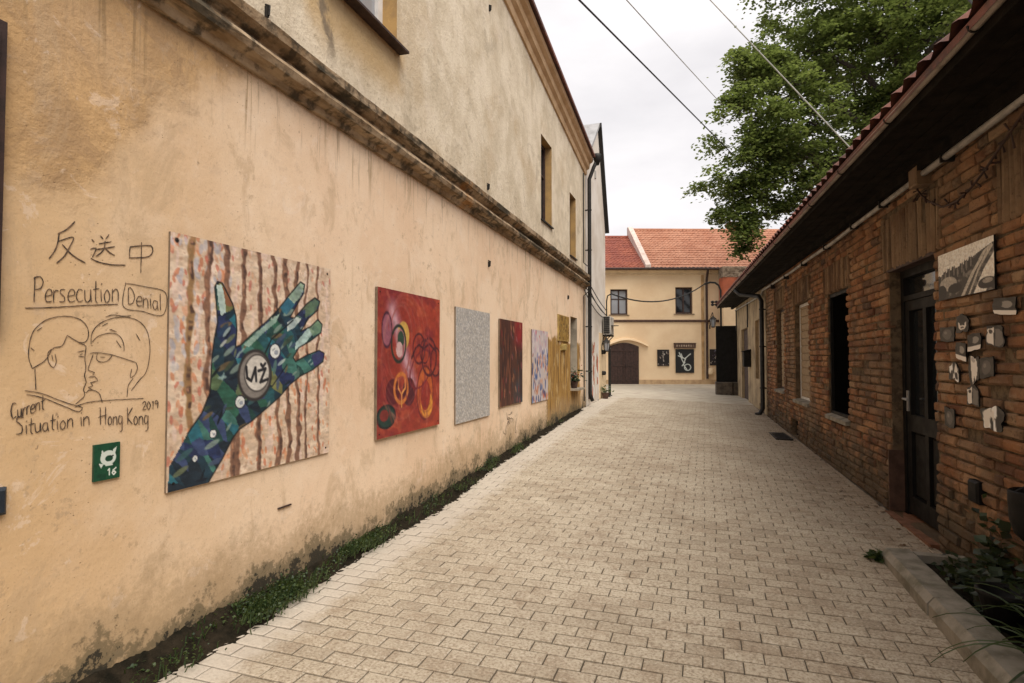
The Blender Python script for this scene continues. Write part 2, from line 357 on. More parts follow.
M = dict(
    left=m_left_wall(), cornice=m_cornice(),
    brick=m_brick('old_brick', [(0, (.13, .055, .032)), (.2, (.25, .112, .054)), (.5, (.32, .155, .074)), (.75, (.37, .205, .104)), (.9, (.22, .12, .07)), (.97, (.08, .05, .036)), (1, (.44, .285, .165))]),
    lintel=m_brick('lintel_brick', [(0, (.12, .07, .045)), (.5, (.20, .125, .075)), (1, (.27, .18, .11))]),
    mortar=m_mortar(), paver=m_pavers(),
    joint=simple('joint_sand', (.10, .075, .05), .95, scale=3, c2=(.055, .046, .028)),
    soil=simple('damp_soil', (.024, .018, .011), .97, scale=14, c2=(.009, .008, .005), bump=1.0, spec=.1),
    asphalt=simple('worn_asphalt', (.43, .38, .29), .92, scale=2.5, c2=(.33, .275, .215), bump=.3),
    earth=simple('dusty_earth', (.26, .22, .17), .95, scale=.6, c2=(.14, .13, .08)),
    kerb=simple('kerb_concrete', (.27, .245, .20), .9, scale=7, c2=(.14, .13, .095), bump=.4),
    white_wall=simple('white_plaster', (.70, .645, .575), .92, scale=1.3, c2=(.56, .49, .41), var=.12, bump=.4),
    cream=simple('cream_render', (.80, .61, .39), .92, scale=.8, c2=(.72, .52, .32), var=.1, bump=.15),
    cream_light=simple('cream_trim', (.72, .56, .36), .9, scale=3, c2=(.60, .45, .28), var=.1),
    ochre=simple('ochre_limewash', (.44, .27, .095), .92, scale=5, c2=(.30, .19, .085)),
    eave=simple('painted_eaves', (.56, .38, .215), .85, scale=4, c2=(.45, .29, .15)),
    dirty=simple('grimy_plaster', (.40, .30, .175), .93, scale=2.2, c2=(.20, .145, .085), bump=.7),
    orange=simple('orange_paint', (.46, .12, .055), .85, scale=2.5, c2=(.36, .10, .05)),
    rubble=simple('rubble_stone', (.38, .29, .21), .95, scale=6, c2=(.13, .09, .06), bump=1.0),
    roof=m_roof('clay_tiles', (.43, .205, .125), (.36, .15, .085), (.22, .095, .06)),
    roof_old=m_roof('dark_clay_tiles', (.30, .088, .05), (.23, .062, .04), (.14, .045, .03)),
    roof_brown=m_roof('brown_tiles', (.17, .06, .04), (.10, .04, .03), (.05, .03, .025)),
    tin=simple('tin_sheet', (.50, .49, .48), .45, .6, scale=3), gutter=simple('zinc_gutter', (.34, .29, .25), .6, .1, scale=5, c2=(.20, .16, .13)),
    black=simple('black_paint', (.009, .0085, .008), .6, scale=8, spec=.18), iron=simple('dark_iron', (.02, .018, .016), .6, .3, scale=12),
    dkbrown=simple('dark_brown_wood', (.050, .022, .015), .7, scale=10, c2=(.025, .013, .01)),
    brown=simple('brown_board', (.085, .042, .026), .75, scale=10), soffit=simple('dark_boards', (.014, .0105, .008), .95, scale=6, c2=(.007, .006, .005), bump=.5, spec=.1),  # soffit: near-black eaves boards
    wood=simple('red_brown_sill', (.20, .085, .042), .8, scale=12), white=simple('white_paint', (.72, .70, .67), .5, scale=8, var=.1),
    grey_pipe=simple('grey_conduit', (.42, .40, .37), .6, scale=8), cable=simple('black_cable', (.014, .013, .012), .7, scale=8, bump=0),
    cable_lt=simple('light_cable', (.42, .43, .40), .6, scale=8, bump=0), void=simple('unlit_interior_black', (.003, .003, .003), 1.0, bump=0, spec=0.0),  # void: flat black standing in for unlit interiors
    beige=simple('beige_blind', (.33, .24, .14), .8, scale=18, c2=(.24, .17, .10)), grille=simple('ac_casing', (.46, .43, .38), .6, scale=5),
    niche=simple('grey_niche', (.36, .31, .235), .9, scale=4), ink=simple('black_marker', (.030, .020, .016), .9, scale=34, c2=(.20, .125, .075), bump=0),
    board=simple('board_edge', (.20, .145, .095), .8, scale=10), yellow_board=simple('yellow_relief', (.46, .33, .10), .8, scale=14, c2=(.28, .19, .06), bump=.9),
    terracotta=simple('clay_pot', (.10, .055, .04), .85, scale=10), petal=simple('red_petal', (.50, .035, .02), .6, scale=20),
    leaf=m_leaf('tree_leaf', [(0, (.045, .068, .022)), (.35, (.078, .110, .035)), (.7, (.112, .148, .046)), (1, (.175, .195, .065))], .52),
    weed=m_leaf('weed_leaf', [(0, (.012, .028, .008)), (.5, (.022, .046, .012)), (1, (.06, .085, .022))], .2),
    shade_leaf=m_leaf('dark_leaf', [(0, (.010, .018, .010)), (.6, (.018, .034, .016)), (1, (.035, .06, .025))], .15),
    blade=m_leaf('blade_leaf', [(0, (.02, .04, .015)), (1, (.055, .085, .035))], .2), litter=simple('dry_leaf', (.16, .10, .05), .9, scale=20),
    bark=simple('bark', (.055, .042, .032), .95, scale=9, bump=1.0), pic=m_picture('oil_paint'), print=m_picture('matte_print', .5, .05),
)
def m_glass(name, c, rough=.06):
    t = NT(name); n = t.noise(1.7, 3); t.bump(n, .06, .02); return t.fin(c, rough, spec=.6)
M['glass'] = m_glass('window_glass', (.012, .014, .016)); M['glass_lt'] = m_glass('sky_toned_glass', (.30, .31, .33), .05)  # glass_lt: pale base colour painted in for sky reflected in the panes
# ================================================================== GROUND
gx = [-220, -80, -30, -12, -6, -3] + [i * .3 for i in range(-5, 26)] + [9, 12, 18, 30, 80, 220]
gy = [-120, -40, -15, -8] + [i * .4 for i in range(-12, 90)] + [40, 55, 90, 180, 420]
mb = MB(); nx = len(gx)
mb.add([(x, y, ground(x, y) - .03) for y in gy for x in gx],
       [(j * nx + i, j * nx + i + 1, (j + 1) * nx + i + 1, (j + 1) * nx + i) for j in range(len(gy) - 1) for i in range(nx - 1)])
struct('ground', mb, M['earth'], 'bare dusty ground around the lane and houses', 'ground', True)

mb = MB(); ax = [-14 + i * 1.0 for i in range(36)]; ay = [17.4 + i * .6 for i in range(30)]
mb.add([(x, y, ground(x, y) - .004) for y in ay for x in ax],
       [(j * 36 + i, j * 36 + i + 1, (j + 1) * 36 + i + 1, (j + 1) * 36 + i) for j in range(29) for i in range(35)])
struct('cross_street', mb, M['asphalt'], 'worn pale street crossing the end of the lane', 'street', True)

def strip_w(y): return float(np.interp(y, [-4, 1.6, 2.2, 2.7, 3.3, 4.1, 4.8, 5.4, 6.8, 9.6, 13, 14]
                                       , [.17, .17, .18, .22, .17, .13, .16, .19, .12, .11, .08, .05]))
def wall_x(y): return 4.842 - .0431 * y
# pavers laid in running rows across the lane
mb = MB()
jy = [-3 + i * .4 for i in range(52)]; jx = [0, .1, .2, .3, .4, .5, .6, .7, .8, .9, 1]
mb.add([(lerp(-.02, wall_x(y) + .05, t), y, ground(lerp(0, wall_x(y), t), y) - .0115) for y in jy for t in jx],
       [(j * 11 + i, j * 11 + i + 1, (j + 1) * 11 + i + 1, (j + 1) * 11 + i) for j in range(51) for i in range(10)], 1)
PW, PD = .204, .1185
row = 0; y = -2.6
while y < 17.35:
    x = .02 + (row % 2) * PW / 2 + random.uniform(-.012, .012) - PW
    yw = y
    while True:
        x0, x1 = x, x + PW; x += PW
        if x0 > wall_x(y): break
        lim = strip_w(y) - .05 + random.uniform(-.05, .03)
        if x1 < lim + .06: continue
        x0 = max(x0, lim); x1c = min(x1, wall_x(y) - .015)
        if x1c - x0 < .03: continue
        if y < 5.17 and x0 > 4.06: continue
        if y < 5.17: x1c = min(x1c, 4.11)
        g = random.uniform(.003, .0045); h = random.uniform(-.002, .0015); b = .008
        tx = random.uniform(-.002, .002); ty = random.uniform(-.002, .002)
        wob = .012 * math.sin(x0 * 1.3 + y * .7)
        a0, a1, b0, b1 = x0 + g, x1c - g, y + g * 1.35 + wob, y + PD - g * 1.35 + wob
        def Z(xx, yy, d): return ground(xx, yy) + h + tx * (xx - x0) / PW + ty * (yy - y) / PD - d
        lo = [(p, q, Z(p, q, .014)) for p, q in ((a0, b0), (a1, b0), (a1, b1), (a0, b1))]
        mi = [(p, q, Z(p, q, .004)) for p, q in ((a0, b0), (a1, b0), (a1, b1), (a0, b1))]
        tp = [(p, q, Z(p, q, 0)) for p, q in ((a0 + b, b0 + b), (a1 - b, b0 + b), (a1 - b, b1 - b), (a0 + b, b1 - b))]
        fs = [(8, 9, 10, 11)] + [(i, (i + 1) % 4, 4 + (i + 1) % 4, 4 + i) for i in range(4)] + [(4 + i, 4 + (i + 1) % 4, 8 + (i + 1) % 4, 8 + i) for i in range(4)]
        mb.add(lo + mi + tp, fs, 0)
    row += 1; y += PD
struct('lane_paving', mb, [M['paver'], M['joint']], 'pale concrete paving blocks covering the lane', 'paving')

# soil left open along the foot of the left facade
mb = MB(); sy = [-3 + i * .025 for i in range(650)]; K = 13
vs_ = []; wj = 1.0; bj = 0.0
for q in sy:
    wj += (1 - wj) * .15 + random.uniform(-.05, .05); bj = bj * .9 + random.uniform(-.010, .010)
    w_ = strip_w(q) * wj - .015; bank = max(.015, float(np.interp(q, [-3, 2, 3.2, 5, 8, 13], [.10, .10, .085, .07, .05, .03])) + bj)
    for k in range(K):
        t = k / (K - 1); xx = .004 + (w_ + .04) * t if k else -.01
        vs_.append((xx + random.uniform(-.003, .003) * (k > 0), q + random.uniform(-.004, .004), ground(0, q) - .006 + bank * (1 - t) ** 1.6 + random.choice([0, 0, 0, .012]) * random.random() + random.uniform(-.006, .008)))
mb.add(vs_, [(j * K + i, j * K + i + 1, (j + 1) * K + i + 1, (j + 1) * K + i) for j in range(len(sy) - 1) for i in range(K - 1)])
struct('soil_strip', mb, M['soil'], 'dark damp soil along the foot of the long plaster facade', 'soil')

def leaf_quads(mb, c, n, spread, size, flat=.4, m=0):
    for _ in range(n):
        p = Vector(c) + Vector((random.gauss(0, spread[0]), random.gauss(0, spread[1]), abs(random.gauss(0, spread[2]))))
        d = Vector((random.uniform(-1, 1), random.uniform(-1, 1), random.uniform(-.2, .8))).normalized()
        s_ = d.cross(Vector((random.uniform(-flat, flat), random.uniform(-flat, flat), 1))).normalized()
        l = random.uniform(*size); w_ = l * random.uniform(.28, .45)
        mb.add([p, p + d * l * .5 + s_ * w_, p + d * l + Vector((0, 0, -l * .15)), p + d * l * .5 - s_ * w_], [(0, 1, 2, 3)], m)
mb = MB()
for _ in range(900):
    q = random.choice([random.uniform(1.8, 4.6), random.uniform(1.5, 7.5), random.uniform(4.5, 11)])
    dens = float(np.interp(q, [1, 2, 3.6, 4.2, 5.2, 5.8, 9, 12], [.5, .7, .8, .35, .7, .35, .2, .1]))
    if random.random() > dens * (.15 + 1.1 * max(0, math.sin(q * 3.1 + 2 * math.sin(q * 1.7)))): continue
    xx = random.uniform(.02, strip_w(q) + .035)
    c = (xx, q, ground(0, q) + .07 * (1 - xx / .4))
    leaf_quads(mb, c, random.randint(10, 34), (.035, .05, .03), (.010, .028), .9)
    for _ in range(random.randint(2, 9)):
        p = Vector(c) + Vector((random.gauss(0, .04), random.gauss(0, .05), -.01)); l = random.uniform(.04, .13); d = Vector((random.uniform(-.1, .6), random.uniform(-.5, .5), 1)).normalized() * l; e = Vector((.0025, .0025, 0))
        mb.add([p - e, p + e, p + d * .6 + e * .8, p + d + Vector((.02, 0, -.01)), p + d * .6 - e * .8], [(0, 1, 2, 3, 4)])
tag(build('weeds', mb, M['weed']), 'low green weeds growing from the soil at the foot of the plaster facade', 'weeds', kind='stuff')

# ================================================================== LEFT: LONG PLASTER BUILDING
EV = lambda u: 6.98 - .1275 * (u - 7.87)
pb = thing('plaster_building', 'long two storey building with stained peach plaster along the left of the lane', 'building', (0, 4, 0))
WIN = [(3.70, 4.79, 4.62, 6.05), (9.92, 10.68, 4.17, 5.74), (12.24, 12.86, 3.91, 5.31)]
NICHE = (12.28, 12.94, .95, 2.56)
mb = MB(); mb.wall(FL, -5, 13.97, -.3, lambda u: EV(u) + .4, WIN + [NICHE], .45, 0, 1, 8)
wall = build('wall', mb, [M['left'], M['ochre']], pb, loc=(0, 0, 0))
wall.parent = pb; wall.location = Vector((0, 0, 0)) - ORG[pb.name]; ORG[wall.name] = Vector((0, 0, 0))
# side and back walls so the building has depth
mb = MB(); mb.box(FL, -5, -4.6, -7, -.45, -.3, 8); mb.box(FL, 13.57, 13.97, -7, -.45, -.3, 5.9); mb.box(FL, -5, 13.97, -7.4, -7, -.3, 6)
build('rear_wall', mb, M['white_wall'], pb)
mb = MB()
mb.profile(FL, [(-.02, 3.555), (.03, 3.555), (.05, 3.60), (.115, 3.625), (.135, 3.665), (.115, 3.70), (.075, 3.71), (.075, 3.745), (.11, 3.77), (.15, 3.80), (.16, 3.86), (.05, 3.905), (-.02, 3.915)], -5, 13.95, -.0150, 0, 120, .0035)
build('belt_cornice', mb, M['cornice'], pb)
mb = MB()
mb.profile(FL, [(-.02, 0), (.035, 0), (.05, .07), (.05, .12), (.11, .16), (.12, .23), (.12, .27), (.19, .31), (.21, .38), (-.02, .38)], -5, 13.97, -.1275, 0, 20, .002)
mb.v = [(p[0], p[1], p[2] + 6.98 + .1275 * 7.87) for p in mb.v]
build('eaves_moulding', mb, M['eave'], pb)
mb = MB()
mb.hexa([FL.w(-5.2, -4, EV(-5.2) + 3.0), FL.w(14.0, -4, EV(14.0) + 3.0), FL.w(14.0, .27, EV(14.0) + .385), FL.w(-5.2, .27, EV(-5.2) + .385),
         FL.w(-5.2, -4, EV(-5.2) + 3.08), FL.w(14.0, -4, EV(14.0) + 3.08), FL.w(14.0, .27, EV(14.0) + .45), FL.w(-5.2, .27, EV(-5.2) + .45)])
mb.hexa([FL.w(-5.2, -7.6, 6), FL.w(14.0, -7.6, 6), FL.w(14.0, -4.0, EV(14.0) + 3.0), FL.w(-5.2, -4.0, EV(-5.2) + 3.0),
         FL.w(-5.2, -7.6, 6.08), FL.w(14.0, -7.6, 6.08), FL.w(14.0, -4.0, EV(14.0) + 3.08), FL.w(-5.2, -4.0, EV(-5.2) + 3.08)])
build('roof', mb, M['roof_brown'], pb)

def window(parent, fr, u0, u1, z0, z1, depth, mframe, mglass, fw_=.06, mullion=(1, 0), sill=None, msill=None, label=None):
    mb = MB(); o1 = -depth; o0 = o1 - .06
    mb.box(fr, u0, u0 + fw_, o0, o1, z0, z1); mb.box(fr, u1 - fw_, u1, o0, o1, z0, z1)
    mb.box(fr, u0 + fw_, u1 - fw_, o0, o1, z0, z0 + fw_); mb.box(fr, u0 + fw_, u1 - fw_, o0, o1, z1 - fw_, z1)
    for k in range(mullion[0]):
        c = lerp(u0, u1, (k + 1) / (mullion[0] + 1)); mb.box(fr, c - fw_ * .45, c + fw_ * .45, o0, o1 - .004, z0 + fw_, z1 - fw_)
    for k in range(mullion[1]):
        c = lerp(z0, z1, .62 if mullion[1] == 1 else (k + 1) / (mullion[1] + 1)); mb.box(fr, u0 + fw_, u1 - fw_, o0 + .004, o1 - .008, c - fw_ * .3, c + fw_ * .3)
    f = build('window', mb, mframe, parent)
    if label: f['label'] = label
    g = MB(); g.box(fr, u0 + .01, u1 - .01, o0 + .015, o0 + .025, z0 + .01, z1 - .01); build('pane', g, mglass, f)
    if sill:
        g = MB(); s0, s1, so, sz = sill
        g.hexa([fr.w(s0, -depth, sz - .012), fr.w(s1, -depth, sz - .012), fr.w(s1, so, sz - .022), fr.w(s0, so, sz - .022),
                fr.w(s0, -depth, sz + .012), fr.w(s1, -depth, sz + .012), fr.w(s1, so, sz), fr.w(s0, so, sz)])
        build('sill', g, msill, f)
    return f
window(pb, FL, *WIN[0], .16, M['white'], M['glass_lt'], .085, (1, 1), (3.60, 4.84, .11, 4.61), M['dkbrown'], 'white framed window above a projecting tin sill')
window(pb, FL, *WIN[1], .13, M['dkbrown'], M['glass'], .06, (1, 1), (9.89, 10.70, .04, 4.165), M['iron'])
window(pb, FL, *WIN[2], .13, M['dkbrown'], M['glass'], .06, (1, 1), (12.21, 12.88, .04, 3.905), M['iron'])
mb = MB(); mb.box(FL, NICHE[0] - .02, NICHE[1] + .02, -.44, -.16, NICHE[2] - .02, NICHE[3] + .02); build('niche_panel', mb, M['niche'], pb)
mb = MB(); mb.box(FL, NICHE[1] - .004, NICHE[1] + .01, -.16, .003, NICHE[2], NICHE[3]); mb.box(FL, NICHE[0] - .01, NICHE[0] + .004, -.16, .003, NICHE[2], NICHE[3]); build('niche_lining', mb, M['niche'], pb)
mb = MB(); p = [FL.w(13.99, .30, EV(13.97) + .36), FL.w(13.96, .22, EV(13.97) + .18), FL.w(13.94, .11, EV(13.97) - .12), FL.w(13.94, .11, .75), FL.w(13.95, .17, .58)]
mb.tube(p, .048, 10)
mb.lathe(FL.w(13.99, .30, EV(13.97) + .26), [(.05, -.02), (.10, .16), (.11, .24), (.09, .25)], 12)
dp = build('downspout', mb, M['iron'], pb, smooth=True)
for z in (1.3, 2.4, 4.3, 5.3):
    mb = MB(); mb.lathe(FL.w(13.94, .11, z), [(.05, 0), (.058, .002), (.058, .03), (.05, .032)], 12); mb.box(FL, 13.93, 13.95, 0, .06, z, z + .03); build('clamp', mb, M['iron'], dp)
mb = MB(); mb.tube([FL.w(13.62, .03, EV(13.6) - .1), FL.w(13.62, .03, 3.95), FL.w(13.62, .20, 3.8), FL.w(13.62, .20, 3.3), FL.w(13.62, .03, 3.15), FL.w(13.62, .03, .6)], .014, 6); build('lightning_rod', mb, M['iron'], pb)
for u, z in ((7.27, 6.50), (7.21, 3.98), (7.25, 2.93), (3.06, 3.99), (12.0, 2.95)):
    mb = MB(); mb.box(FL, u - .009, u + .009, -.02, .025, z - .045, z + .03); mb.tube([FL.w(u, .0, z + .045), FL.w(u, .035, z + .03), FL.w(u, .03, z - .035)], .007, 6)
    build('wall_anchor', mb, M['iron'], pb)
# marker drawing and words on the plaster: thin hand-drawn ribbons of ink
GRAF = [[(1.787,2.207),(1.827,2.238),(1.861,2.281)],[(1.794,2.212),(1.787,2.159),(1.773,2.121),(1.753,2.089)],[(1.794,2.176),(1.856,2.205),(1.832,2.139),(1.812,2.102),(1.785,2.073)],[(1.807,2.163),(1.853,2.122),(1.913,2.093)],[(1.981,2.239),(1.995,2.223)],[(2.023,2.253),(2.007,2.227)],[(1.974,2.198),(2.036,2.22)],[(1.964,2.168),(2.054,2.199)],[(2.004,2.217),(2.001,2.182),(1.985,2.155),(1.961,2.134)],[(2.008,2.18),(2.03,2.163),(2.055,2.155)],[(1.94,2.212),(1.953,2.201)],[(1.934,2.163),(1.962,2.175),(1.945,2.127)],[(1.937,2.121),(1.967,2.11),(2.031,2.105),(2.111,2.114)],[(2.133,2.213),(2.13,2.155)],[(2.133,2.212),(2.25,2.239),(2.243,2.183),(2.13,2.155)],[(2.196,2.249),(2.195,2.177),(2.195,2.086)],[(1.663,1.857),(1.775,1.87),(1.93,1.893),(2.076,1.911)],[(2.112,2.022),(2.22,2.017),(2.341,1.997),(2.328,1.876),(2.203,1.886),(2.104,1.903),(2.114,2.026)],[(1.697,1.594),(1.681,1.645),(1.685,1.716),(1.706,1.772),(1.761,1.818),(1.836,1.834),(1.892,1.823),(1.925,1.792),(1.934,1.75),(1.922,1.718),(1.892,1.715),(1.838,1.745)],[(1.838,1.745),(1.817,1.697),(1.782,1.687),(1.762,1.655),(1.745,1.626),(1.696,1.594)],[(1.782,1.684),(1.759,1.667),(1.761,1.623),(1.782,1.596),(1.794,1.623),(1.787,1.658)],[(1.774,1.655),(1.78,1.626)],[(1.707,1.593),(1.713,1.5)],[(1.838,1.745),(1.898,1.709),(1.923,1.696),(1.919,1.642),(1.925,1.592),(1.919,1.555),(1.928,1.525),(1.916,1.489),(1.923,1.462),(1.882,1.425)],[(1.886,1.669),(1.918,1.676)],[(1.89,1.649),(1.915,1.646)],[(1.896,1.657),(1.909,1.661)],[(1.67,1.499),(1.74,1.481),(1.829,1.439),(1.914,1.406)],[(1.676,1.483),(1.748,1.46),(1.829,1.419),(1.898,1.387),(1.914,1.406)],[(1.947,1.706),(1.952,1.764),(1.995,1.814),(2.087,1.848),(2.177,1.838),(2.235,1.784),(2.255,1.68),(2.237,1.572),(2.195,1.522),(2.154,1.471)],[(1.953,1.717),(1.983,1.748),(2.038,1.764),(2.081,1.756),(2.108,1.717),(2.112,1.675)],[(2.015,1.843),(2.054,1.856),(2.105,1.853),(2.146,1.859)],[(1.943,1.663),(1.978,1.666),(2.051,1.656),(2.177,1.617)],[(1.978,1.663),(1.975,1.635),(1.992,1.622),(2.027,1.625),(2.051,1.653)],[(1.992,1.646),(2.016,1.644)],[(2.177,1.617),(2.186,1.588),(2.171,1.552),(2.148,1.541),(2.155,1.585)],[(1.958,1.656),(1.942,1.609),(1.936,1.582),(1.966,1.571),(1.957,1.558)],[(1.94,1.548),(1.967,1.551),(1.981,1.53),(1.948,1.521),(1.961,1.507),(1.938,1.501)],[(1.938,1.501),(1.958,1.487),(1.989,1.471),(2.007,1.421)],[(2.164,1.537),(2.138,1.499),(2.132,1.442)],[(1.879,1.412),(1.953,1.43),(2.077,1.431),(2.224,1.428)],[(1.929,1.475),(1.942,1.487),(1.968,1.483)],[(2.071,1.727),(2.097,1.692)],[(2.034,1.782),(2.07,1.773)],[(1.999,1.797),(2.026,1.813)],[(2.174,1.766),(2.198,1.731)],[(1.711,1.76),(1.731,1.777)],[(1.688,1.685),(1.702,1.673)],[(1.697,1.887),(1.698,1.999)],[(1.692,1.992),(1.718,2.002),(1.732,1.981),(1.723,1.951),(1.698,1.943)],[(1.741,1.918),(1.768,1.926),(1.764,1.949),(1.75,1.947),(1.741,1.918),(1.748,1.892),(1.77,1.899)],[(1.776,1.891),(1.776,1.948)],[(1.776,1.931),(1.785,1.949),(1.796,1.945)],[(1.825,1.955),(1.807,1.955),(1.804,1.937),(1.822,1.922),(1.821,1.9),(1.801,1.898)],[(1.837,1.927),(1.866,1.936),(1.862,1.959),(1.847,1.958),(1.837,1.927),(1.845,1.901),(1.869,1.908)],[(1.902,1.961),(1.885,1.965),(1.874,1.934),(1.884,1.907),(1.905,1.914)],[(1.912,1.966),(1.915,1.918),(1.925,1.907),(1.938,1.921),(1.939,1.969)],[(1.939,1.969),(1.944,1.909)],[(1.964,2.014),(1.964,1.921),(1.975,1.91)],[(1.951,1.971),(1.981,1.979)],[(1.989,1.976),(1.992,1.915)],[(1.991,1.999),(1.992,2.007)],[(2.019,1.978),(2.005,1.951),(2.012,1.917),(2.029,1.922),(2.033,1.954),(2.019,1.978)],[(2.046,1.921),(2.046,1.984)],[(2.046,1.965),(2.061,1.986),(2.074,1.975),(2.076,1.924)],[(2.13,1.918),(2.13,1.999),(2.149,1.992),(2.163,1.955),(2.151,1.921),(2.13,1.918)],[(2.174,1.937),(2.203,1.939),(2.199,1.96),(2.184,1.961),(2.174,1.937),(2.182,1.913),(2.205,1.914)],[(2.211,1.905),(2.212,1.957)],[(2.212,1.941),(2.225,1.956),(2.236,1.944),(2.239,1.902)],[(2.252,1.956),(2.256,1.904)],[(2.254,1.975),(2.255,1.981)],[(2.29,1.945),(2.273,1.95),(2.266,1.924),(2.276,1.901),(2.29,1.911),(2.292,1.949)],[(2.292,1.929),(2.298,1.897)],[(2.308,1.99),(2.312,1.899)],[(1.638,1.445),(1.626,1.448),(1.619,1.414),(1.626,1.383),(1.639,1.392)],[(1.644,1.419),(1.645,1.39),(1.65,1.385),(1.657,1.394),(1.657,1.423)],[(1.657,1.423),(1.66,1.387)],[(1.664,1.387),(1.664,1.423)],[(1.665,1.412),(1.67,1.425),(1.676,1.423)],[(1.679,1.393),(1.679,1.43)],[(1.679,1.419),(1.684,1.432),(1.69,1.43)],[(1.693,1.414),(1.709,1.422),(1.707,1.436),(1.699,1.434),(1.693,1.414),(1.698,1.398),(1.711,1.405)],[(1.714,1.404),(1.714,1.441)],[(1.714,1.43),(1.722,1.443),(1.728,1.438),(1.729,1.408)],[(1.741,1.474),(1.741,1.417),(1.747,1.411)],[(1.734,1.447),(1.75,1.454)],[(1.667,1.382),(1.647,1.389),(1.641,1.369),(1.662,1.346),(1.661,1.317),(1.64,1.314)],[(1.677,1.349),(1.68,1.31)],[(1.679,1.364),(1.68,1.368)],[(1.697,1.376),(1.697,1.316),(1.705,1.309)],[(1.687,1.349),(1.71,1.353)],[(1.712,1.352),(1.715,1.32),(1.722,1.312),(1.732,1.32),(1.733,1.353)],[(1.733,1.353),(1.737,1.312)],[(1.762,1.348),(1.749,1.35),(1.743,1.329),(1.751,1.313),(1.762,1.321),(1.763,1.351)],[(1.763,1.336),(1.768,1.311)],[(1.784,1.385),(1.783,1.323),(1.792,1.315)],[(1.773,1.357),(1.797,1.361)],[(1.803,1.355),(1.806,1.314)],[(1.805,1.37),(1.806,1.375)],[(1.827,1.354),(1.816,1.337),(1.821,1.314),(1.834,1.317),(1.838,1.338),(1.827,1.354)],[(1.847,1.316),(1.848,1.358)],[(1.848,1.345),(1.86,1.359),(1.869,1.351),(1.871,1.317)],[(1.907,1.362),(1.91,1.319)],[(1.909,1.378),(1.91,1.383)],[(1.92,1.317),(1.92,1.361)],[(1.921,1.348),(1.933,1.361),(1.943,1.353),(1.945,1.318)],[(1.997,1.397),(2.0,1.315)],[(2.023,1.399),(2.024,1.313)],[(1.993,1.354),(2.029,1.36)],[(2.046,1.352),(2.037,1.336),(2.041,1.311),(2.052,1.313),(2.055,1.334),(2.046,1.352)],[(2.063,1.305),(2.063,1.349)],[(2.063,1.336),(2.073,1.348),(2.08,1.339),(2.082,1.303)],[(2.108,1.344),(2.094,1.349),(2.089,1.323),(2.098,1.307),(2.107,1.322),(2.108,1.346)],[(2.108,1.346),(2.109,1.277),(2.096,1.272)],[(2.135,1.387),(2.139,1.302)],[(2.163,1.385),(2.138,1.338),(2.165,1.3)],[(2.181,1.341),(2.171,1.324),(2.176,1.298),(2.188,1.3),(2.191,1.322),(2.181,1.341)],[(2.2,1.292),(2.2,1.338)],[(2.2,1.324),(2.21,1.337),(2.219,1.327),(2.221,1.29)],[(2.249,1.332),(2.234,1.338),(2.229,1.311),(2.238,1.293),(2.248,1.309),(2.25,1.335)],[(2.25,1.335),(2.25,1.263),(2.236,1.257)],[(2.217,1.402),(2.227,1.411),(2.237,1.402),(2.219,1.369),(2.24,1.371)],[(2.252,1.41),(2.242,1.389),(2.253,1.367),(2.263,1.39),(2.252,1.41)],[(2.273,1.402),(2.278,1.409),(2.278,1.366)],[(2.308,1.402),(2.296,1.413),(2.288,1.401),(2.299,1.393),(2.308,1.402),(2.304,1.37)]]
def ribbon(mb, pts, w_, off, close=False):
    P = []
    for i in range(len(pts) - 1):
        n = max(2, int(math.dist(pts[i], pts[i + 1]) / .012))
        for k in range(n):
            t = k / n; a = pts[max(i - 1, 0)]; b = pts[i]; c = pts[i + 1]; d = pts[min(i + 2, len(pts) - 1)]
            P.append(tuple(.5 * (2 * b[j] + (c[j] - a[j]) * t + (2 * a[j] - 5 * b[j] + 4 * c[j] - d[j]) * t * t + (3 * b[j] - a[j] - 3 * c[j] + d[j]) * t ** 3) for j in (0, 1)))
    P.append(pts[-1]); vs = []
    for i, p in enumerate(P):
        a = P[max(i - 1, 0)]; b = P[min(i + 1, len(P) - 1)]; dx, dz = b[0] - a[0], b[1] - a[1]; l = math.hypot(dx, dz) or 1
        hw = w_ * random.uniform(.36, .62) * (.6 if i in (0, len(P) - 1) else 1)
        jx, jz = random.uniform(-.0006, .0006), random.uniform(-.0006, .0006)
        vs += [FL.w(p[0] - dz / l * hw + jx, off, p[1] + dx / l * hw + jz), FL.w(p[0] + dz / l * hw + jx, off, p[1] - dx / l * hw + jz)]
    n = len(vs); mb.add([v for v in vs] + [v + Vector((-.0014, 0, 0)) for v in vs],
        [(2 * i, 2 * i + 1, 2 * i + 3, 2 * i + 2) for i in range(len(P) - 1)] + [(n + 2 * i, n + 2 * i + 1, n + 2 * i + 3, n + 2 * i + 2) for i in range(len(P) - 1)])
mb = MB()
for k, st in enumerate(GRAF): ribbon(mb, st, .0052 if k < 15 else (.0030 if 17 <= k < 47 else .0040), .0035 + k * .00001)
gr = build('wall_drawing', mb, M['ink'], wall); gr['label'] = 'dark line drawing of two faces meeting with handwritten words'
mb = MB()
for q in range(7):
    c = (8.25 + random.uniform(-.25, .3), .83 - q * .03); pts = [c]
    for _ in range(4): pts.append((pts[-1][0] + random.uniform(-.12, .12), pts[-1][1] + random.uniform(-.11, .04)))
    ribbon(mb, pts, .007, .0035)
build('scribble', mb, M['ink'], wall)
mb = MB(); mb.box(FL, 3.23, 3.36, -.004, .012, .598, .607); build('chip', mb, M['dkbrown'], wall)

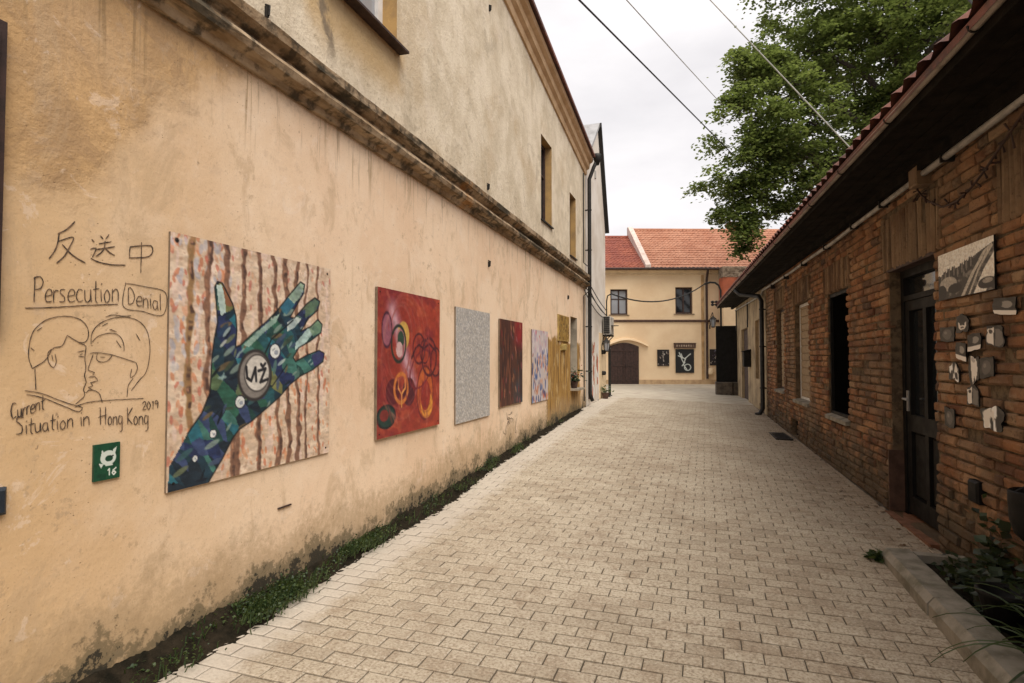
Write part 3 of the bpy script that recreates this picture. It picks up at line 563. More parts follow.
# ================================================================== LEFT: WHITE GABLE HOUSE
gh = thing('gable_house', 'tall narrow white plastered gable house beyond the drainpipe', 'building', (-1, 15.5, .4))
mb = MB(); mb.prism(FL, [(13.985, -.2), (17.0, -.2), (17.03, 5.42), (15.83, 8.15), (13.985, 6.55)], -6, -.012)
build('wall', mb, M['white_wall'], gh)
mb = MB(); mb.prism(FL, [(17.03, 5.42), (15.83, 8.15), (15.85, 8.27), (17.13, 5.40)], -6.1, .10); build('verge', mb, M['iron'], gh)
mb = MB(); mb.prism(FL, [(13.985, 6.551), (15.83, 8.151), (15.85, 8.27), (13.985, 6.64)], -6.1, .05); build('tin_capping', mb, M['tin'], gh)
mb = MB(); mb.box(FL, 14.33, 14.46, -.03, .05, .6, 2.5); build('board', mb, M['dkbrown'], gh)
mb = MB()
for q in range(26):
    u = random.uniform(14.7, 15.7); z = random.uniform(.65, 2.2); r = random.uniform(.05, .16)
    mb.prism(FL, [(u + r * math.cos(a) * random.uniform(.4, 1), z + r * 1.8 * math.sin(a) * random.uniform(.5, 1)) for a in [i * .785 for i in range(8)]], -.013, -.011 + q * .0002, random.choice([0, 1, 1, 2]))
build('paint_patches', mb, [M['orange'], M['white'], M['rubble']], gh)
mb = MB(); mb.box(FL, 15.9, 16.98, -.02, .006, .3, 2.35); build('cream_pilaster', mb, M['cream_light'], gh)
for z in (1.75, 1.15):
    mb = MB(); mb.lathe(FL.w(16.3, .05, z), [(.04, 0), (.07, .03), (.07, .09), (.04, .12)], 10); build('wall_knob', mb, M['iron'], gh)
mb = MB(); mb.box(FL, 15.3, 15.42, -.02, .02, 6.55, 6.75); build('vent', mb, M['grey_pipe'], gh)

def sag(a, b, s, n=14, wob=0):
    a = Vector(a); b = Vector(b)
    return [a.lerp(b, i / n) + Vector((0, 0, -s * 4 * (i / n) * (1 - i / n))) + Vector((0, 0, random.uniform(-wob, wob))) for i in range(n + 1)]
mb = MB()
for k, (za, zb, s_) in enumerate(((3.42, 3.02, .05), (3.36, 2.9, .12), (3.30, 2.86, .03), (3.24, 2.80, .16))):
    mb.tube(sag(FL.w(13.7 - k * .2, .17 - .01 * k, za), FL.w(16.9, .06, zb), s_), .011, 6)
tag(build('wall_cable', mb, M['cable']), 'bundle of black cables slung along the white gable house', 'cable')

# air conditioner on brackets, lantern below it
ac = thing('air_conditioner', 'boxy outdoor air conditioning unit bolted high on the white gable house', 'air conditioner', FL.w(16.55, 0, 2.27))
mb = MB(); mb.bbox(FL, 16.35, 17.0, .03, .24, 2.31, 2.84, .02); build('casing', mb, M['grille'], ac)
mb = MB()
for k in range(9): mb.box(FL, 16.33, 16.349, .05, .22, 2.355 + k * .055, 2.385 + k * .055)
for k in range(4): mb.box(FL, 16.334, 16.347, .07 + k * .045, .08 + k * .045, 2.35, 2.82)
mb.lathe(FL.w(16.68, .235, 2.58), [(.2, -.004), (.2, .004)], 20)
build('grille', mb, M['iron'], ac)
for u in (16.42, 16.93):
    mb = MB(); mb.box(FL, u - .02, u + .02, 0, .25, 2.27, 2.309); mb.tube([FL.w(u, .01, 2.05), FL.w(u, .22, 2.27)], .014, 6); mb.box(FL, u - .02, u + .02, -.02, .012, 2.0, 2.27); build('bracket', mb, M['iron'], ac)

def lantern(name, label, fr, u, o, z, s=1.0, group=None):
    c = fr.w(u, o, z)
    t = thing(name, label, 'lantern', fr.w(u, 0, z + .3 * s), group)
    mb = MB(); mb.tube([fr.w(u, -.01, z + .02), fr.w(u, o * .4, z + .42 * s), fr.w(u, o * .85, z + .56 * s), fr.w(u, o, z + .50 * s), fr.w(u, o, z + .42 * s)], .014 * s, 6)
    mb.box(fr, u - .03, u + .03, -.012, .012, z - .08, z + .12); build('bracket', mb, M['iron'], t)
    mb = MB(); mb.lathe(c, [(.02 * s, .44 * s), (.03 * s, .40 * s), (.13 * s, .31 * s), (.14 * s, .295 * s), (.12 * s, .29 * s)], 6)
    mb.lathe(c, [(.05 * s, -.03 * s), (.075 * s, 0), (.075 * s, .012 * s)], 6)
    for k in range(6):
        a = 2 * math.pi * k / 6; d = Vector((math.cos(a), math.sin(a), 0))
        mb.tube([c + d * .073 * s, c + d * .118 * s + Vector((0, 0, .295 * s))], .007 * s, 4)
    build('cage', mb, M['iron'], t)
    mb = MB(); mb.lathe(c, [(.06 * s, .012 * s), (.105 * s, .29 * s)], 6); build('lamp_glass', mb, M['glass_lt'], t)
    return t
lantern('wall_lantern', 'black hexagonal lantern on the wall below the air conditioning unit', FL, 16.2, .15, 1.84, .85, 'old street lanterns')

for (u, o, ztop, lab) in ((16.93, .10, 2.02, 'thin dark steel post at the corner of the white gable house'), (17.55, .04, 1.9, 'thin dark steel post standing free just past the gable house corner')):
    mb = MB(); g0 = ground(o, u) - .05
    mb.tube([FL.w(u, o, g0), FL.w(u, o, ztop)], .022, 8); mb.lathe(FL.w(u, o, ztop), [(.03, 0), (.034, .02), (.015, .05)], 8); mb.lathe(FL.w(u, o, g0 + .03), [(.06, 0), (.06, .03), (.03, .045)], 8)
    tag(build('steel_post', mb, M['iron'], loc=FL.w(u, o, g0)), lab, 'post', 'steel posts by the gable house')

def pot_plant(name, label, cat, c, r, h, mats, leaves=70, petals=0, spread=.09):
    t = thing(name, label, cat, c)
    mb = MB(); mb.lathe(c, [(r * .7, 0), (r, h * .85), (r * 1.08, h * .86), (r * 1.08, h), (r * .9, h), (r * .85, h * .9)], 14); build('pot', mb, M['terracotta'], t)
    mb = MB(); leaf_quads(mb, Vector(c) + Vector((0, 0, h)), leaves, (spread, spread, spread * 1.1), (.05, .10), .8); build('foliage', mb, mats, t)
    if petals:
        mb = MB(); leaf_quads(mb, Vector(c) + Vector((0, 0, h + spread * 1.1)), petals, (spread, spread, spread * .7), (.035, .06), .9); build('blossom', mb, M['petal'], t)
    return t
pot_plant('potted_plant', 'small green potted plant on the ground below the wall lantern', 'potted plant', FL.w(16.1, .13, ground(.13, 16.1)), .10, .17, M['weed'], 90, 0, .08)
pot_plant('flower_pot', 'pot of red flowers on the ledge of the grey niche', 'flower pot', FL.w(12.5, .03, .97), .09, .15, M['shade_leaf'], 150, 46, .11)
mb = MB(); mb.box(FL, 12.25, 12.97, -.02, .17, .925, .968); tag(build('wall_ledge', mb, M['niche'], loc=FL.w(12.6, 0, .94)), 'narrow stone ledge under the grey niche, red flowers standing on it', 'ledge')

# the little things at the very edge of the left facade
mb = MB(); mb.box(FL, 1.30, 1.553, -.02, .035, 1.75, 3.05); mb.box(FL, 1.33, 1.52, .035, .05, 1.8, 3.0)
tag(build('wooden_shutter', mb, M['dkbrown'], loc=FL.w(1.45, 0, 1.75)), 'edge of a dark wooden shutter on the plaster facade left of the drawing', 'shutter')
mb = MB(); mb.bbox(FL, 1.42, 1.602, -.02, .03, .985, 1.10, .012); tag(build('meter_box', mb, simple('blue_black_box', (.02, .03, .045), .5), loc=FL.w(1.5, 0, 1)), 'small blue black box on the plaster facade below the drawing', 'box')

# ================================================================== PICTURES (painted as colours on a fine mesh)
class Ras:
    def __init__(s, w, h, bg, asp=1.0):
        s.w, s.h, s.asp = w, h, asp
        s.U, s.V = np.meshgrid((np.arange(w) + .5) / w, (np.arange(h) + .5) / h)
        s.a = np.empty((h, w, 3)); s.a[:] = bg
    def lay(s, mask, c):
        c = np.asarray(c, float)
        s.a = s.a * (1 - mask[..., None]) + c * mask[..., None]
    def noise(s, su, sv, seed, oct=3):
        out = np.zeros((s.h, s.w)); amp = 1; tot = 0
        for o in range(oct):
            r = np.random.default_rng(seed + o); nu, nv = int(su * 2 ** o) + 3, int(sv * 2 ** o) + 3
            L_ = r.random((nv, nu)); x = s.U * su * 2 ** o; y = s.V * sv * 2 ** o
            i = np.clip(x.astype(int), 0, nu - 2); j = np.clip(y.astype(int), 0, nv - 2); fx = x - i; fy = y - j
            fx = fx * fx * (3 - 2 * fx); fy = fy * fy * (3 - 2 * fy)
            out += amp * ((L_[j, i] * (1 - fx) + L_[j, i + 1] * fx) * (1 - fy) + (L_[j + 1, i] * (1 - fx) + L_[j + 1, i + 1] * fx) * fy); tot += amp; amp *= .55
        return out / tot
    def inside(s, pts):
        m = np.zeros((s.h, s.w), bool); n = len(pts)
        for i in range(n):
            x0, y0 = pts[i]; x1, y1 = pts[(i + 1) % n]
            c = (y0 > s.V) != (y1 > s.V)
            m ^= c & (s.U < (x1 - x0) * (s.V - y0) / ((y1 - y0) or 1e-9) + x0)
        return m.astype(float)
    def poly(s, pts, c, k=1.0): s.lay(s.inside(pts) * k, c)
    def dist(s, pts):
        d = np.full((s.h, s.w), 9.)
        for (x0, y0), (x1, y1) in zip(pts, pts[1:]):
            dx, dy = x1 - x0, (y1 - y0) / s.asp; px, py = s.U - x0, (s.V - y0) / s.asp
            t = np.clip((px * dx + py * dy) / (dx * dx + dy * dy + 1e-12), 0, 1); d = np.minimum(d, np.hypot(px - t * dx, py - t * dy))
        return d
    def stroke(s, pts, w_, c, k=1.0): s.lay(np.clip((w_ - s.dist(pts)) / .004, 0, 1) * k, c)
    def ell(s, cx, cy, rx, ry, c, ring=None, k=1.0, rot=0):
        x = s.U - cx; y = s.V - cy; x, y = x * math.cos(rot) + y * math.sin(rot), -x * math.sin(rot) + y * math.cos(rot)
        q = np.hypot(x / rx, y / ry)
        m = np.clip((1 - q) * 14 + .5, 0, 1) if ring is None else np.clip((ring - np.abs(q - 1)) * 14 + .3, 0, 1)
        s.lay(m * k, c)
    def blobs(s, n, pal, size, area=(0, 0, 1, 1), seed=0, el=2.0, rot=1.57, k=1.0, mask=None):
        r = np.random.default_rng(seed)
        for _ in range(n):
            c = pal[r.integers(len(pal))]; z = r.uniform(*size)
            cx, cy = r.uniform(area[0], area[2]), r.uniform(area[1], area[3]); R_ = z * el * 1.3
            x = s.U - cx; y = (s.V - cy) / s.asp; a = rot + r.normal(0, .35)
            q = np.hypot((x * math.cos(a) + y * math.sin(a)) / (z * el), (-x * math.sin(a) + y * math.cos(a)) / z)
            s.lay(np.clip((1 - q) * 4, 0, 1) * k * (1 if mask is None else mask), c)
def srgb(a):
    a = np.clip(a, 0, 255) / 255.0; return np.where(a <= .04045, a / 12.92, ((a + .055) / 1.055) ** 2.4)
def picture(name, ras, fr, u0, u1, z0, z1, o, th, mats, label, cat, group=None, parent=None, gain=1.0, skew=(0, 0, 0, 0), ragged=0.0, screws=False):
    """picture left edge at u0, right edge at u1, front face at off=o; ragged>0 gives a hand-cut outline"""
    h, w_ = ras.h, ras.w; mb = MB(); tl, tr, br, bl = skew
    ph = [random.uniform(0, 6.28) for _ in range(4)]; bow = random.uniform(.001, .004)
    def P(a, b, off):
        if ragged:
            x, y = 2 * a - 1, 2 * b - 1; r_ = math.hypot(x, y); th_ = math.atan2(y, x); k = ragged
            w = 1 + k * r_ * (.16 * math.sin(3 * th_ + ph[0]) + .13 * math.sin(5 * th_ + ph[1]) + .07 * math.sin(9 * th_ + ph[2]))
            x, y = x * math.sqrt(1 - k * .45 * y * y) * w, y * math.sqrt(1 - k * .45 * x * x) * w; a, b = (x + 1) / 2, (y + 1) / 2
        zt = z1 + lerp(tl, tr, a); zb = z0 + lerp(bl, br, a); return fr.w(lerp(u0, u1, a), off, lerp(zt, zb, b))
    mb.add([P(i / (w_ - 1), j / (h - 1), o) for j in range(h) for i in range(w_)],
           [(j * w_ + i, j * w_ + i + 1, (j + 1) * w_ + i + 1, (j + 1) * w_ + i) for j in range(h - 1) for i in range(w_ - 1)])
    n0 = len(mb.v)
    ring = [(i, 0) for i in range(w_ - 1)] + [(w_ - 1, j) for j in range(h - 1)] + [(i, h - 1) for i in range(w_ - 1, 0, -1)] + [(0, j) for j in range(h - 1, 0, -1)]
    k = len(ring); f_ = [P(i / (w_ - 1), j / (h - 1), o) for i, j in ring]; b_ = [P(i / (w_ - 1), j / (h - 1), o - th) for i, j in ring]
    mb.add(f_ + b_, [(q, (q + 1) % k, k + (q + 1) % k, k + q) for q in range(k)] + [tuple(range(k, 2 * k))], 1)
    ob = build(name, mb, mats, parent, loc=None if parent else fr.w((u0 + u1) / 2, o - th, z0))
    at = ob.data.color_attributes.new('paint', 'FLOAT_COLOR', 'POINT')
    buf = np.full((len(mb.v), 4), .2, np.float32); buf[:, 3] = 1
    buf[:n0, :3] = np.clip(srgb(ras.a.reshape(-1, 3)) * gain, 0, .85)
    at.data.foreach_set('color', buf.ravel())
    if screws:
        for a in (.03, .97):
            for b in (.03, .97):
                m2 = MB(); c = P(a, b, o); m2.tube([c - fr.n * .004, c + fr.n * .003], .0075, 8); build('screw', m2, M['iron'], ob)
    return tag(ob, label, cat, group) if cat else ob

HAND = {'outline':[(0.008,1.006),(0.013,0.901),(0.093,0.786),(0.16,0.71),(0.2,0.629),(0.203,0.544),(0.207,0.476),(0.217,0.408),(0.233,0.338),(0.224,0.252),(0.215,0.192),(0.229,0.167),(0.255,0.17),(0.283,0.211),(0.313,0.253),(0.332,0.305),(0.339,0.368),(0.333,0.44),(0.363,0.43),(0.435,0.373),(0.512,0.321),(0.579,0.268),(0.634,0.214),(0.692,0.157),(0.752,0.103),(0.784,0.112),(0.778,0.158),(0.723,0.226),(0.679,0.287),(0.709,0.289),(0.802,0.209),(0.867,0.171),(0.908,0.188),(0.891,0.234),(0.819,0.282),(0.757,0.353),(0.836,0.324),(0.892,0.284),(0.93,0.308),(0.921,0.352),(0.837,0.398),(0.742,0.436),(0.704,0.484),(0.722,0.505),(0.806,0.473),(0.905,0.447),(0.95,0.462),(0.941,0.506),(0.856,0.548),(0.76,0.578),(0.685,0.616),(0.613,0.672),(0.519,0.724),(0.43,0.772),(0.358,0.8),(0.324,0.832),(0.27,0.911),(0.207,0.986),(0.191,1.008)],'p1':[(0.225,0.182),(0.251,0.176),(0.27,0.23),(0.276,0.291),(0.25,0.311),(0.235,0.251)],'p2':[(0.255,0.175),(0.283,0.214),(0.315,0.258),(0.298,0.267),(0.275,0.261)],'p3':[(0.663,0.191),(0.752,0.107),(0.778,0.117),(0.759,0.171),(0.705,0.218)],'p4':[(0.793,0.225),(0.867,0.175),(0.898,0.196),(0.878,0.235),(0.793,0.284)],'p5':[(0.721,0.412),(0.813,0.334),(0.869,0.348),(0.795,0.41),(0.715,0.449)],'p6':[(0.375,0.43),(0.512,0.331),(0.606,0.272),(0.579,0.318),(0.486,0.38),(0.411,0.438)],'p7':[(0.842,0.473),(0.905,0.449),(0.947,0.464),(0.934,0.504),(0.869,0.534)],'p8':[(0.659,0.313),(0.724,0.28),(0.761,0.29),(0.713,0.334),(0.66,0.357)],'p9':[(0.606,0.246),(0.663,0.191),(0.711,0.219),(0.653,0.277)],'p10':[(0.819,0.329),(0.892,0.288),(0.927,0.311),(0.914,0.352),(0.853,0.375)],'c':[(0.451,0.565),(0.576,0.455),(0.363,0.68),(0.218,0.801),(0.13,0.889)],'ce':[(0.55,0.567),(0.615,0.454),(0.394,0.682),(0.237,0.803),(0.144,0.891)],'stripes':[(0.092,0.033),(0.179,0.034),(0.275,0.035),(0.38,0.035),(0.473,0.038),(0.56,0.034),(0.646,0.031),(0.726,0.029),(0.799,0.024),(0.888,0.02)],'stripesb':[(0.097,0.964),(0.186,0.965),(0.338,0.967),(0.361,0.962),(0.478,0.964),(0.618,0.969),(0.682,0.969),(0.742,0.972),(0.805,0.978),(0.913,0.984)],'u':[[(0.396,0.527),(0.402,0.576),(0.427,0.59),(0.451,0.531)],[(0.451,0.531),(0.457,0.591)]],'z':[[(0.471,0.546),(0.515,0.536),(0.483,0.598),(0.529,0.586)],[(0.486,0.516),(0.497,0.528),(0.512,0.513)]]}
R1 = Ras(240, 244, (206, 180, 154), .99)
n1 = R1.noise(14, 30, 3); n2 = R1.noise(60, 60, 9); n3 = R1.noise(5, 6, 21)
R1.lay(np.clip((n1 - .45) * 5, 0, 1), (224, 202, 178)); R1.lay(np.clip((n2 - .62) * 6, 0, .6), (182, 148, 124)); R1.lay(np.clip((R1.noise(30, 9, 77) - .6) * 6, 0, .7), (226, 200, 186))
for q_, (n_, pal_, sz_, ar_) in enumerate(((150, [(196, 122, 88), (206, 138, 100), (190, 112, 92), (216, 164, 132)], (.006, .013), (.0, .0, .30, .95)),
        (90, [(176, 172, 178), (192, 186, 188), (216, 206, 198)], (.006, .014), (.0, .0, .30, .6)),
        (190, [(206, 136, 98), (198, 118, 86), (216, 160, 122), (222, 196, 176)], (.006, .012), (.28, .5, 1, 1)),
        (120, [(214, 168, 136), (190, 120, 104), (226, 204, 188)], (.006, .011), (.3, .0, 1, .6)))):
    R1.blobs(n_, pal_, sz_, ar_, 5 + q_, 2.2, 1.45, .75)
wob = [R1.noise(1.2, 9, 40 + k) - .5 for k in range(10)]
for k, (a, b) in enumerate(zip(HAND['stripes'], HAND['stripesb'])):
    t = R1.V; cx = a[0] + (b[0] - a[0]) * t + .045 * wob[k] + .016 * (R1.noise(1.5, 26, 140 + k) - .5)
    wd = (.019 if k < 8 else .012) * (.45 + 1.0 * R1.noise(1.5, 18, 60 + k)); q = np.abs(R1.U - cx)
    R1.lay(np.clip((wd - q) / .008, 0, 1) * .92, [(150, 116, 76), (128, 92, 72), (122, 88, 70)][min(k, 2)])
    R1.lay(np.clip((wd * .6 - np.abs(R1.U - cx - .004)) / .006, 0, 1) * np.clip((R1.noise(10, 34, 80 + k) - .45) * 5, 0, 1), (84, 62, 54))
    R1.lay(np.clip((wd * .5 - np.abs(R1.U - cx + .003)) / .006, 0, 1) * np.clip((R1.noise(10, 30, 180 + k) - .55) * 5, 0, 1), (170, 126, 98))
hm = R1.inside(HAND['outline'])
r = np.random.default_rng(12); pts = r.random((230, 2)); a = -.85
xr = (R1.U * math.cos(a) - R1.V * math.sin(a)); yr = (R1.U * math.sin(a) + R1.V * math.cos(a)) * 2.6
px_ = pts[:, 0] * math.cos(a) - pts[:, 1] * math.sin(a); py_ = (pts[:, 0] * math.sin(a) + pts[:, 1] * math.cos(a)) * 2.6
dd = (xr[..., None] - px_) ** 2 + (yr[..., None] - py_) ** 2; idx = dd.argmin(-1)
pal = np.array([(24, 46, 58), (30, 66, 72), (36, 74, 60), (30, 40, 70), (46, 58, 88), (70, 88, 62), (96, 98, 60), (22, 34, 44), (34, 84, 96), (26, 54, 52), (18, 30, 40), (52, 92, 84)])
pc = pal[r.integers(len(pal), size=230)].astype(float); low_ = pts[:, 1] > .72; pc[low_] = pal[[0, 3, 4, 8, 9, 10, 11, 7]][r.integers(8, size=low_.sum())]
cols = (pc[idx] * 1.12 + 6) * (.8 + .45 * R1.noise(26, 60, 90)[..., None])
R1.a = np.where(hm[..., None] > 0, cols, R1.a)
R1.blobs(150, [(58, 92, 96), (84, 116, 108), (104, 112, 84), (38, 62, 88), (60, 74, 60), (128, 146, 136), (24, 40, 50), (110, 92, 66), (70, 84, 110)], (.006, .015), (0, 0, 1, 1), 31, 3.4, -.75, .85, hm)
R1.blobs(26, [(168, 186, 178), (140, 164, 160), (186, 190, 176)], (.005, .010), (.25, .1, 1, .6), 33, 3.6, -.7, .8, hm)
R1.blobs(34, [(14, 22, 30), (20, 30, 44)], (.004, .008), (0, .1, 1, 1), 35, 5, -.75, .8, hm)
for key, c in (('p1', (186, 204, 196)), ('p2', (140, 92, 66)), ('p3', (160, 182, 160)), ('p4', (96, 118, 92)), ('p5', (176, 202, 196)), ('p6', (152, 178, 164)), ('p7', (58, 56, 104)), ('p8', (196, 208, 202)), ('p9', (52, 104, 126)), ('p10', (120, 146, 116))):
    R1.lay(R1.inside(HAND[key]) * np.clip(.55 + R1.noise(20, 30, 5) * .7, 0, 1), c)
ol = HAND['outline']; R1.stroke(ol[2:], .0055, (16, 18, 22), .85)
R1.stroke([HAND['c'][0], (.55, .40), (.70, .30)], .006, (20, 26, 32)); R1.stroke([(.44, .60), (.56, .62), (.66, .52)], .005, (20, 26, 40))
c0, e0 = HAND['c'][0], HAND['ce'][0]; rr = e0[0] - c0[0]
R1.ell(*c0, rr, rr * 1.12, (128, 122, 116)); R1.ell(*c0, rr, rr * 1.12, (52, 48, 48), .08); R1.ell(c0[0] + .012, c0[1] - .01, rr * .78, rr * .84, (206, 200, 190)); R1.ell(c0[0] + .012, c0[1] - .01, rr * .78, rr * .84, (70, 66, 64), .06)
for st in HAND['u'] + HAND['z']: R1.stroke(st, .009, (38, 38, 42))
for c, e in list(zip(HAND['c'], HAND['ce']))[1:]:
    q = e[0] - c[0]; R1.ell(*c, q, q, (44, 46, 60)); R1.ell(*c, q * .82, q * .82, (214, 216, 212)); R1.ell(c[0] + q * .2, c[1] + q * .15, q * .35, q * .3, (150, 156, 166)); R1.stroke([(c[0] - q * .4, c[1] - q * .1), (c[0] - q * .05, c[1] - q * .35)], q * .10, (110, 114, 124))
R1.lay(np.clip((.012 - np.hypot(R1.U - .03, (R1.V - .03))) / .004, 0, 1), (60, 50, 44))
R1.a *= (.86 + .28 * R1.noise(40, 90, 31)[..., None])
PG = 'paintings hung along the plaster facade'
picture('painting', R1, FL, 2.355, 3.772, .905, 2.338, .016, .014, [M['pic'], M['board']], 'large square painting of a blue green open hand over brown wavy stripes', 'painting', PG, screws=True)

R2 = Ras(124, 140, (142, 48, 40), .92)
R2.lay(np.clip(R2.U * 1.1 - .2 + (R2.noise(4, 5, 2) - .5), 0, 1), (168, 62, 40)); R2.lay(np.clip((R2.noise(5, 7, 8) - .5) * 3, 0, .7), (118, 36, 44)); R2.lay(np.clip((R2.noise(8, 14, 11) - .6) * 5, 0, .5), (190, 92, 60))
d = R2.dist([(.20, .14), (.38, .43), (.52, .66)]); R2.lay(np.clip((.11 - d) / .08, 0, .8), (176, 116, 128)); R2.lay(np.clip((.05 - d) / .05, 0, .8), (206, 168, 178))
R2.ell(.32, .36, .17, .27, (150, 72, 62), .05, .8, .2)
R2.ell(.37, .31, .09, .10, (214, 172, 84)); R2.ell(.33, .35, .07, .09, (178, 122, 124)); R2.ell(.30, .37, .105, .125, (34, 46, 40), .11); R2.ell(.33, .34, .05, .06, (44, 74, 58)); R2.ell(.31, .41, .05, .055, (206, 172, 170))
R2.ell(.13, .28, .068, .115, (150, 88, 104)); R2.ell(.13, .28, .068, .115, (66, 30, 50), .1)
R2.ell(.22, .70, .10, .09, (84, 26, 34)); R2.ell(.46, .71, .10, .10, (72, 26, 36)); R2.ell(.34, .68, .10, .10, (206, 120, 56), .16); R2.stroke([(.30, .62), (.30, .68), (.345, .72), (.40, .68), (.40, .62)], .011, (220, 150, 80)); R2.stroke([(.345, .72), (.345, .81)], .01, (220, 150, 80))
R2.ell(.73, .73, .14, .20, (190, 92, 44)); R2.ell(.73, .73, .14, .20, (96, 28, 34), .06); R2.ell(.76, .82, .105, .105, (226, 150, 56)); R2.ell(.735, .75, .085, .115, (150, 48, 40)); R2.ell(.66, .55, .20, .12, (110, 30, 42), .06, 1, -.5)
for (cx, cy, q) in ((.62, .40, .10), (.72, .42, .08), (.92, .50, .10), (.80, .46, .13)): R2.ell(cx, cy, q, q * 1.1, (74, 26, 34), .09)
R2.stroke([(.50, .47), (.56, .40), (.62, .37), (.70, .40), (.80, .36), (.93, .42)], .012, (66, 24, 34))
R2.ell(.13, .86, .125, .075, (26, 58, 52)); R2.ell(.10, .85, .06, .04, (120, 44, 40)); R2.ell(.13, .86, .125, .075, (18, 32, 34), .10)
R2.blobs(70, [(128, 40, 44), (176, 74, 50), (158, 52, 44), (110, 34, 46), (186, 104, 84)], (.008, .022), (0, 0, 1, 1), 14, 4, 1.2, .45)
for q in range(5): R2.ell(.30 + .03 * q, .36 + .02 * q, .20 + .04 * q, .26 + .05 * q, (196, 128, 120), .012, .5, .3)
for q in range(4): R2.ell(.72, .62, .17 + .035 * q, .22 + .04 * q, (104, 34, 44), .02, .5, -.3)
R2.a = R2.a * .90 + np.array([12., 8, 8]) ; R2.a *= (.86 + .28 * R2.noise(30, 40, 3)[..., None])
picture('painting', R2, FL, 4.43, 5.69, .914, 2.28, .032, .026, [M['pic'], M['board']], 'red abstract painting with lilac swath, yellow crescents and dark rings', 'painting', PG, screws=True)

R3 = Ras(110, 140, (176, 172, 166), .83)
for k in range(5): R3.lay(np.clip((R3.noise(48 + k * 9, 74 + k * 8, 30 + k, 1) - .58) * 6, 0, .75), [(156, 154, 152), (202, 198, 194), (142, 142, 144), (214, 208, 200), (164, 156, 146)][k])
R3.lay(np.clip((.012 - np.minimum(R3.U, 1 - R3.U)) / .01, 0, 1), (196, 190, 182))
picture('painting', R3, FL, 6.14, 7.262, .862, 2.248, .022, .018, [M['pic'], M['board']], 'pale grey panel covered all over with tiny speckles', 'painting', PG)

R4 = Ras(80, 90, (78, 46, 38), .85)
R4.lay(np.clip((R4.noise(16, 3, 2) - .5) * 5, 0, 1), (54, 32, 30)); R4.lay(np.clip((R4.noise(20, 5, 5) - .58) * 6, 0, .8), (126, 76, 54))
R4.lay(np.clip((R4.U - .45) * 3, 0, 1) * np.clip((.4 - R4.V) * 5, 0, 1) * np.clip(R4.noise(6, 6, 9) * 1.6 - .3, 0, 1), (142, 36, 40)); R4.lay(np.clip((R4.U - .5) * 3, 0, 1) * np.clip((R4.V - .55) * 4, 0, 1) * np.clip(R4.noise(8, 5, 12) * 2 - .5, 0, 1), (54, 70, 84))
R4.blobs(40, [(150, 86, 90), (170, 120, 90), (60, 60, 66), (116, 40, 40)], (.012, .03), (0, 0, 1, 1), 3, 2.5, 1.5, .8)
picture('painting', R4, FL, 7.647, 8.72, .938, 2.205, .025, .018, [M['pic'], M['board']], 'dark brown painting with streaks of red above and blue below', 'painting', PG)

R5 = Ras(80, 90, (196, 184, 182), 1.0)
R5.blobs(70, [(206, 190, 192), (178, 158, 174), (214, 204, 200)], (.02, .05), (0, 0, 1, .4), 2, 1.6); R5.blobs(110, [(60, 84, 140), (86, 112, 160), (120, 134, 170), (200, 190, 190), (44, 60, 110), (196, 120, 100)], (.015, .04), (0, .3, 1, 1), 4, 1.7); R5.blobs(50, [(200, 140, 100), (206, 170, 140), (150, 84, 76)], (.012, .03), (0, .35, 1, 1), 9, 2); R5.blobs(14, [(196, 80, 80), (220, 150, 160)], (.012, .02), (.2, 0, 1, .3), 11)
picture('painting', R5, FL, 9.257, 10.30, .872, 2.13, .022, .018, [M['pic'], M['board']], 'painting with white and pink top and blotches of blue and orange below', 'painting', PG)

R6 = Ras(50, 40, (150, 116, 52), 1.0)
R6.lay(np.clip((R6.noise(9, 8, 3) - .5) * 5, 0, 1), (98, 72, 32)); R6.lay(np.clip((R6.noise(14, 12, 6) - .6) * 6, 0, 1), (186, 156, 92)); R6.lay(np.clip((.05 - np.minimum.reduce([R6.U, 1 - R6.U, R6.V, 1 - R6.V])) / .02, 0, 1), (170, 140, 84))
picture('relief_panel', R6, FL, 11.10, 12.03, 1.99, 2.52, .03, .03, [M['pic'], M['yellow_board']], 'small ochre relief panel above the ochre painted patch of wall', 'panel')
mb = MB(); mb.bbox(FL, 11.35, 11.75, -.02, .05, 1.80, 1.93, .012); tag(build('wall_bracket', mb, M['yellow_board'], loc=FL.w(11.55, 0, 1.8)), 'small ochre bracket fixed below the relief panel', 'bracket')

R7 = Ras(56, 74, (22, 74, 50), .7)
R7.lay(np.clip((R7.noise(6, 7, 2) - .5) * 4, 0, .6), (14, 52, 38))
R7.ell(.54, .40, .30, .20, (206, 214, 204)); R7.ell(.57, .42, .15, .085, (24, 66, 48)); R7.poly([(.30, .16), (.42, .30), (.26, .36)], (206, 214, 204)); R7.poly([(.70, .20), (.86, .12), (.78, .34)], (206, 214, 204)); R7.poly([(.18, .52), (.36, .56), (.28, .66)], (206, 214, 204)); R7.stroke([(.62, .38), (.72, .36)], .03, (24, 40, 34)); R7.stroke([(.45, .60), (.70, .60)], .025, (206, 214, 204))
R7.stroke([(.54, .74), (.59, .71), (.59, .88)], .028, (222, 226, 216)); R7.stroke([(.84, .71), (.74, .76), (.70, .84), (.76, .89), (.83, .84), (.78, .79), (.71, .82)], .026, (222, 226, 216))
sg = picture('number_plaque', R7, FL, 1.966, 2.095, 1.043, 1.22, .012, .012, [M['print'], simple('green_plate', (.008, .055, .03), .5)], 'small green plaque with a white emblem and the number 16', 'plaque')
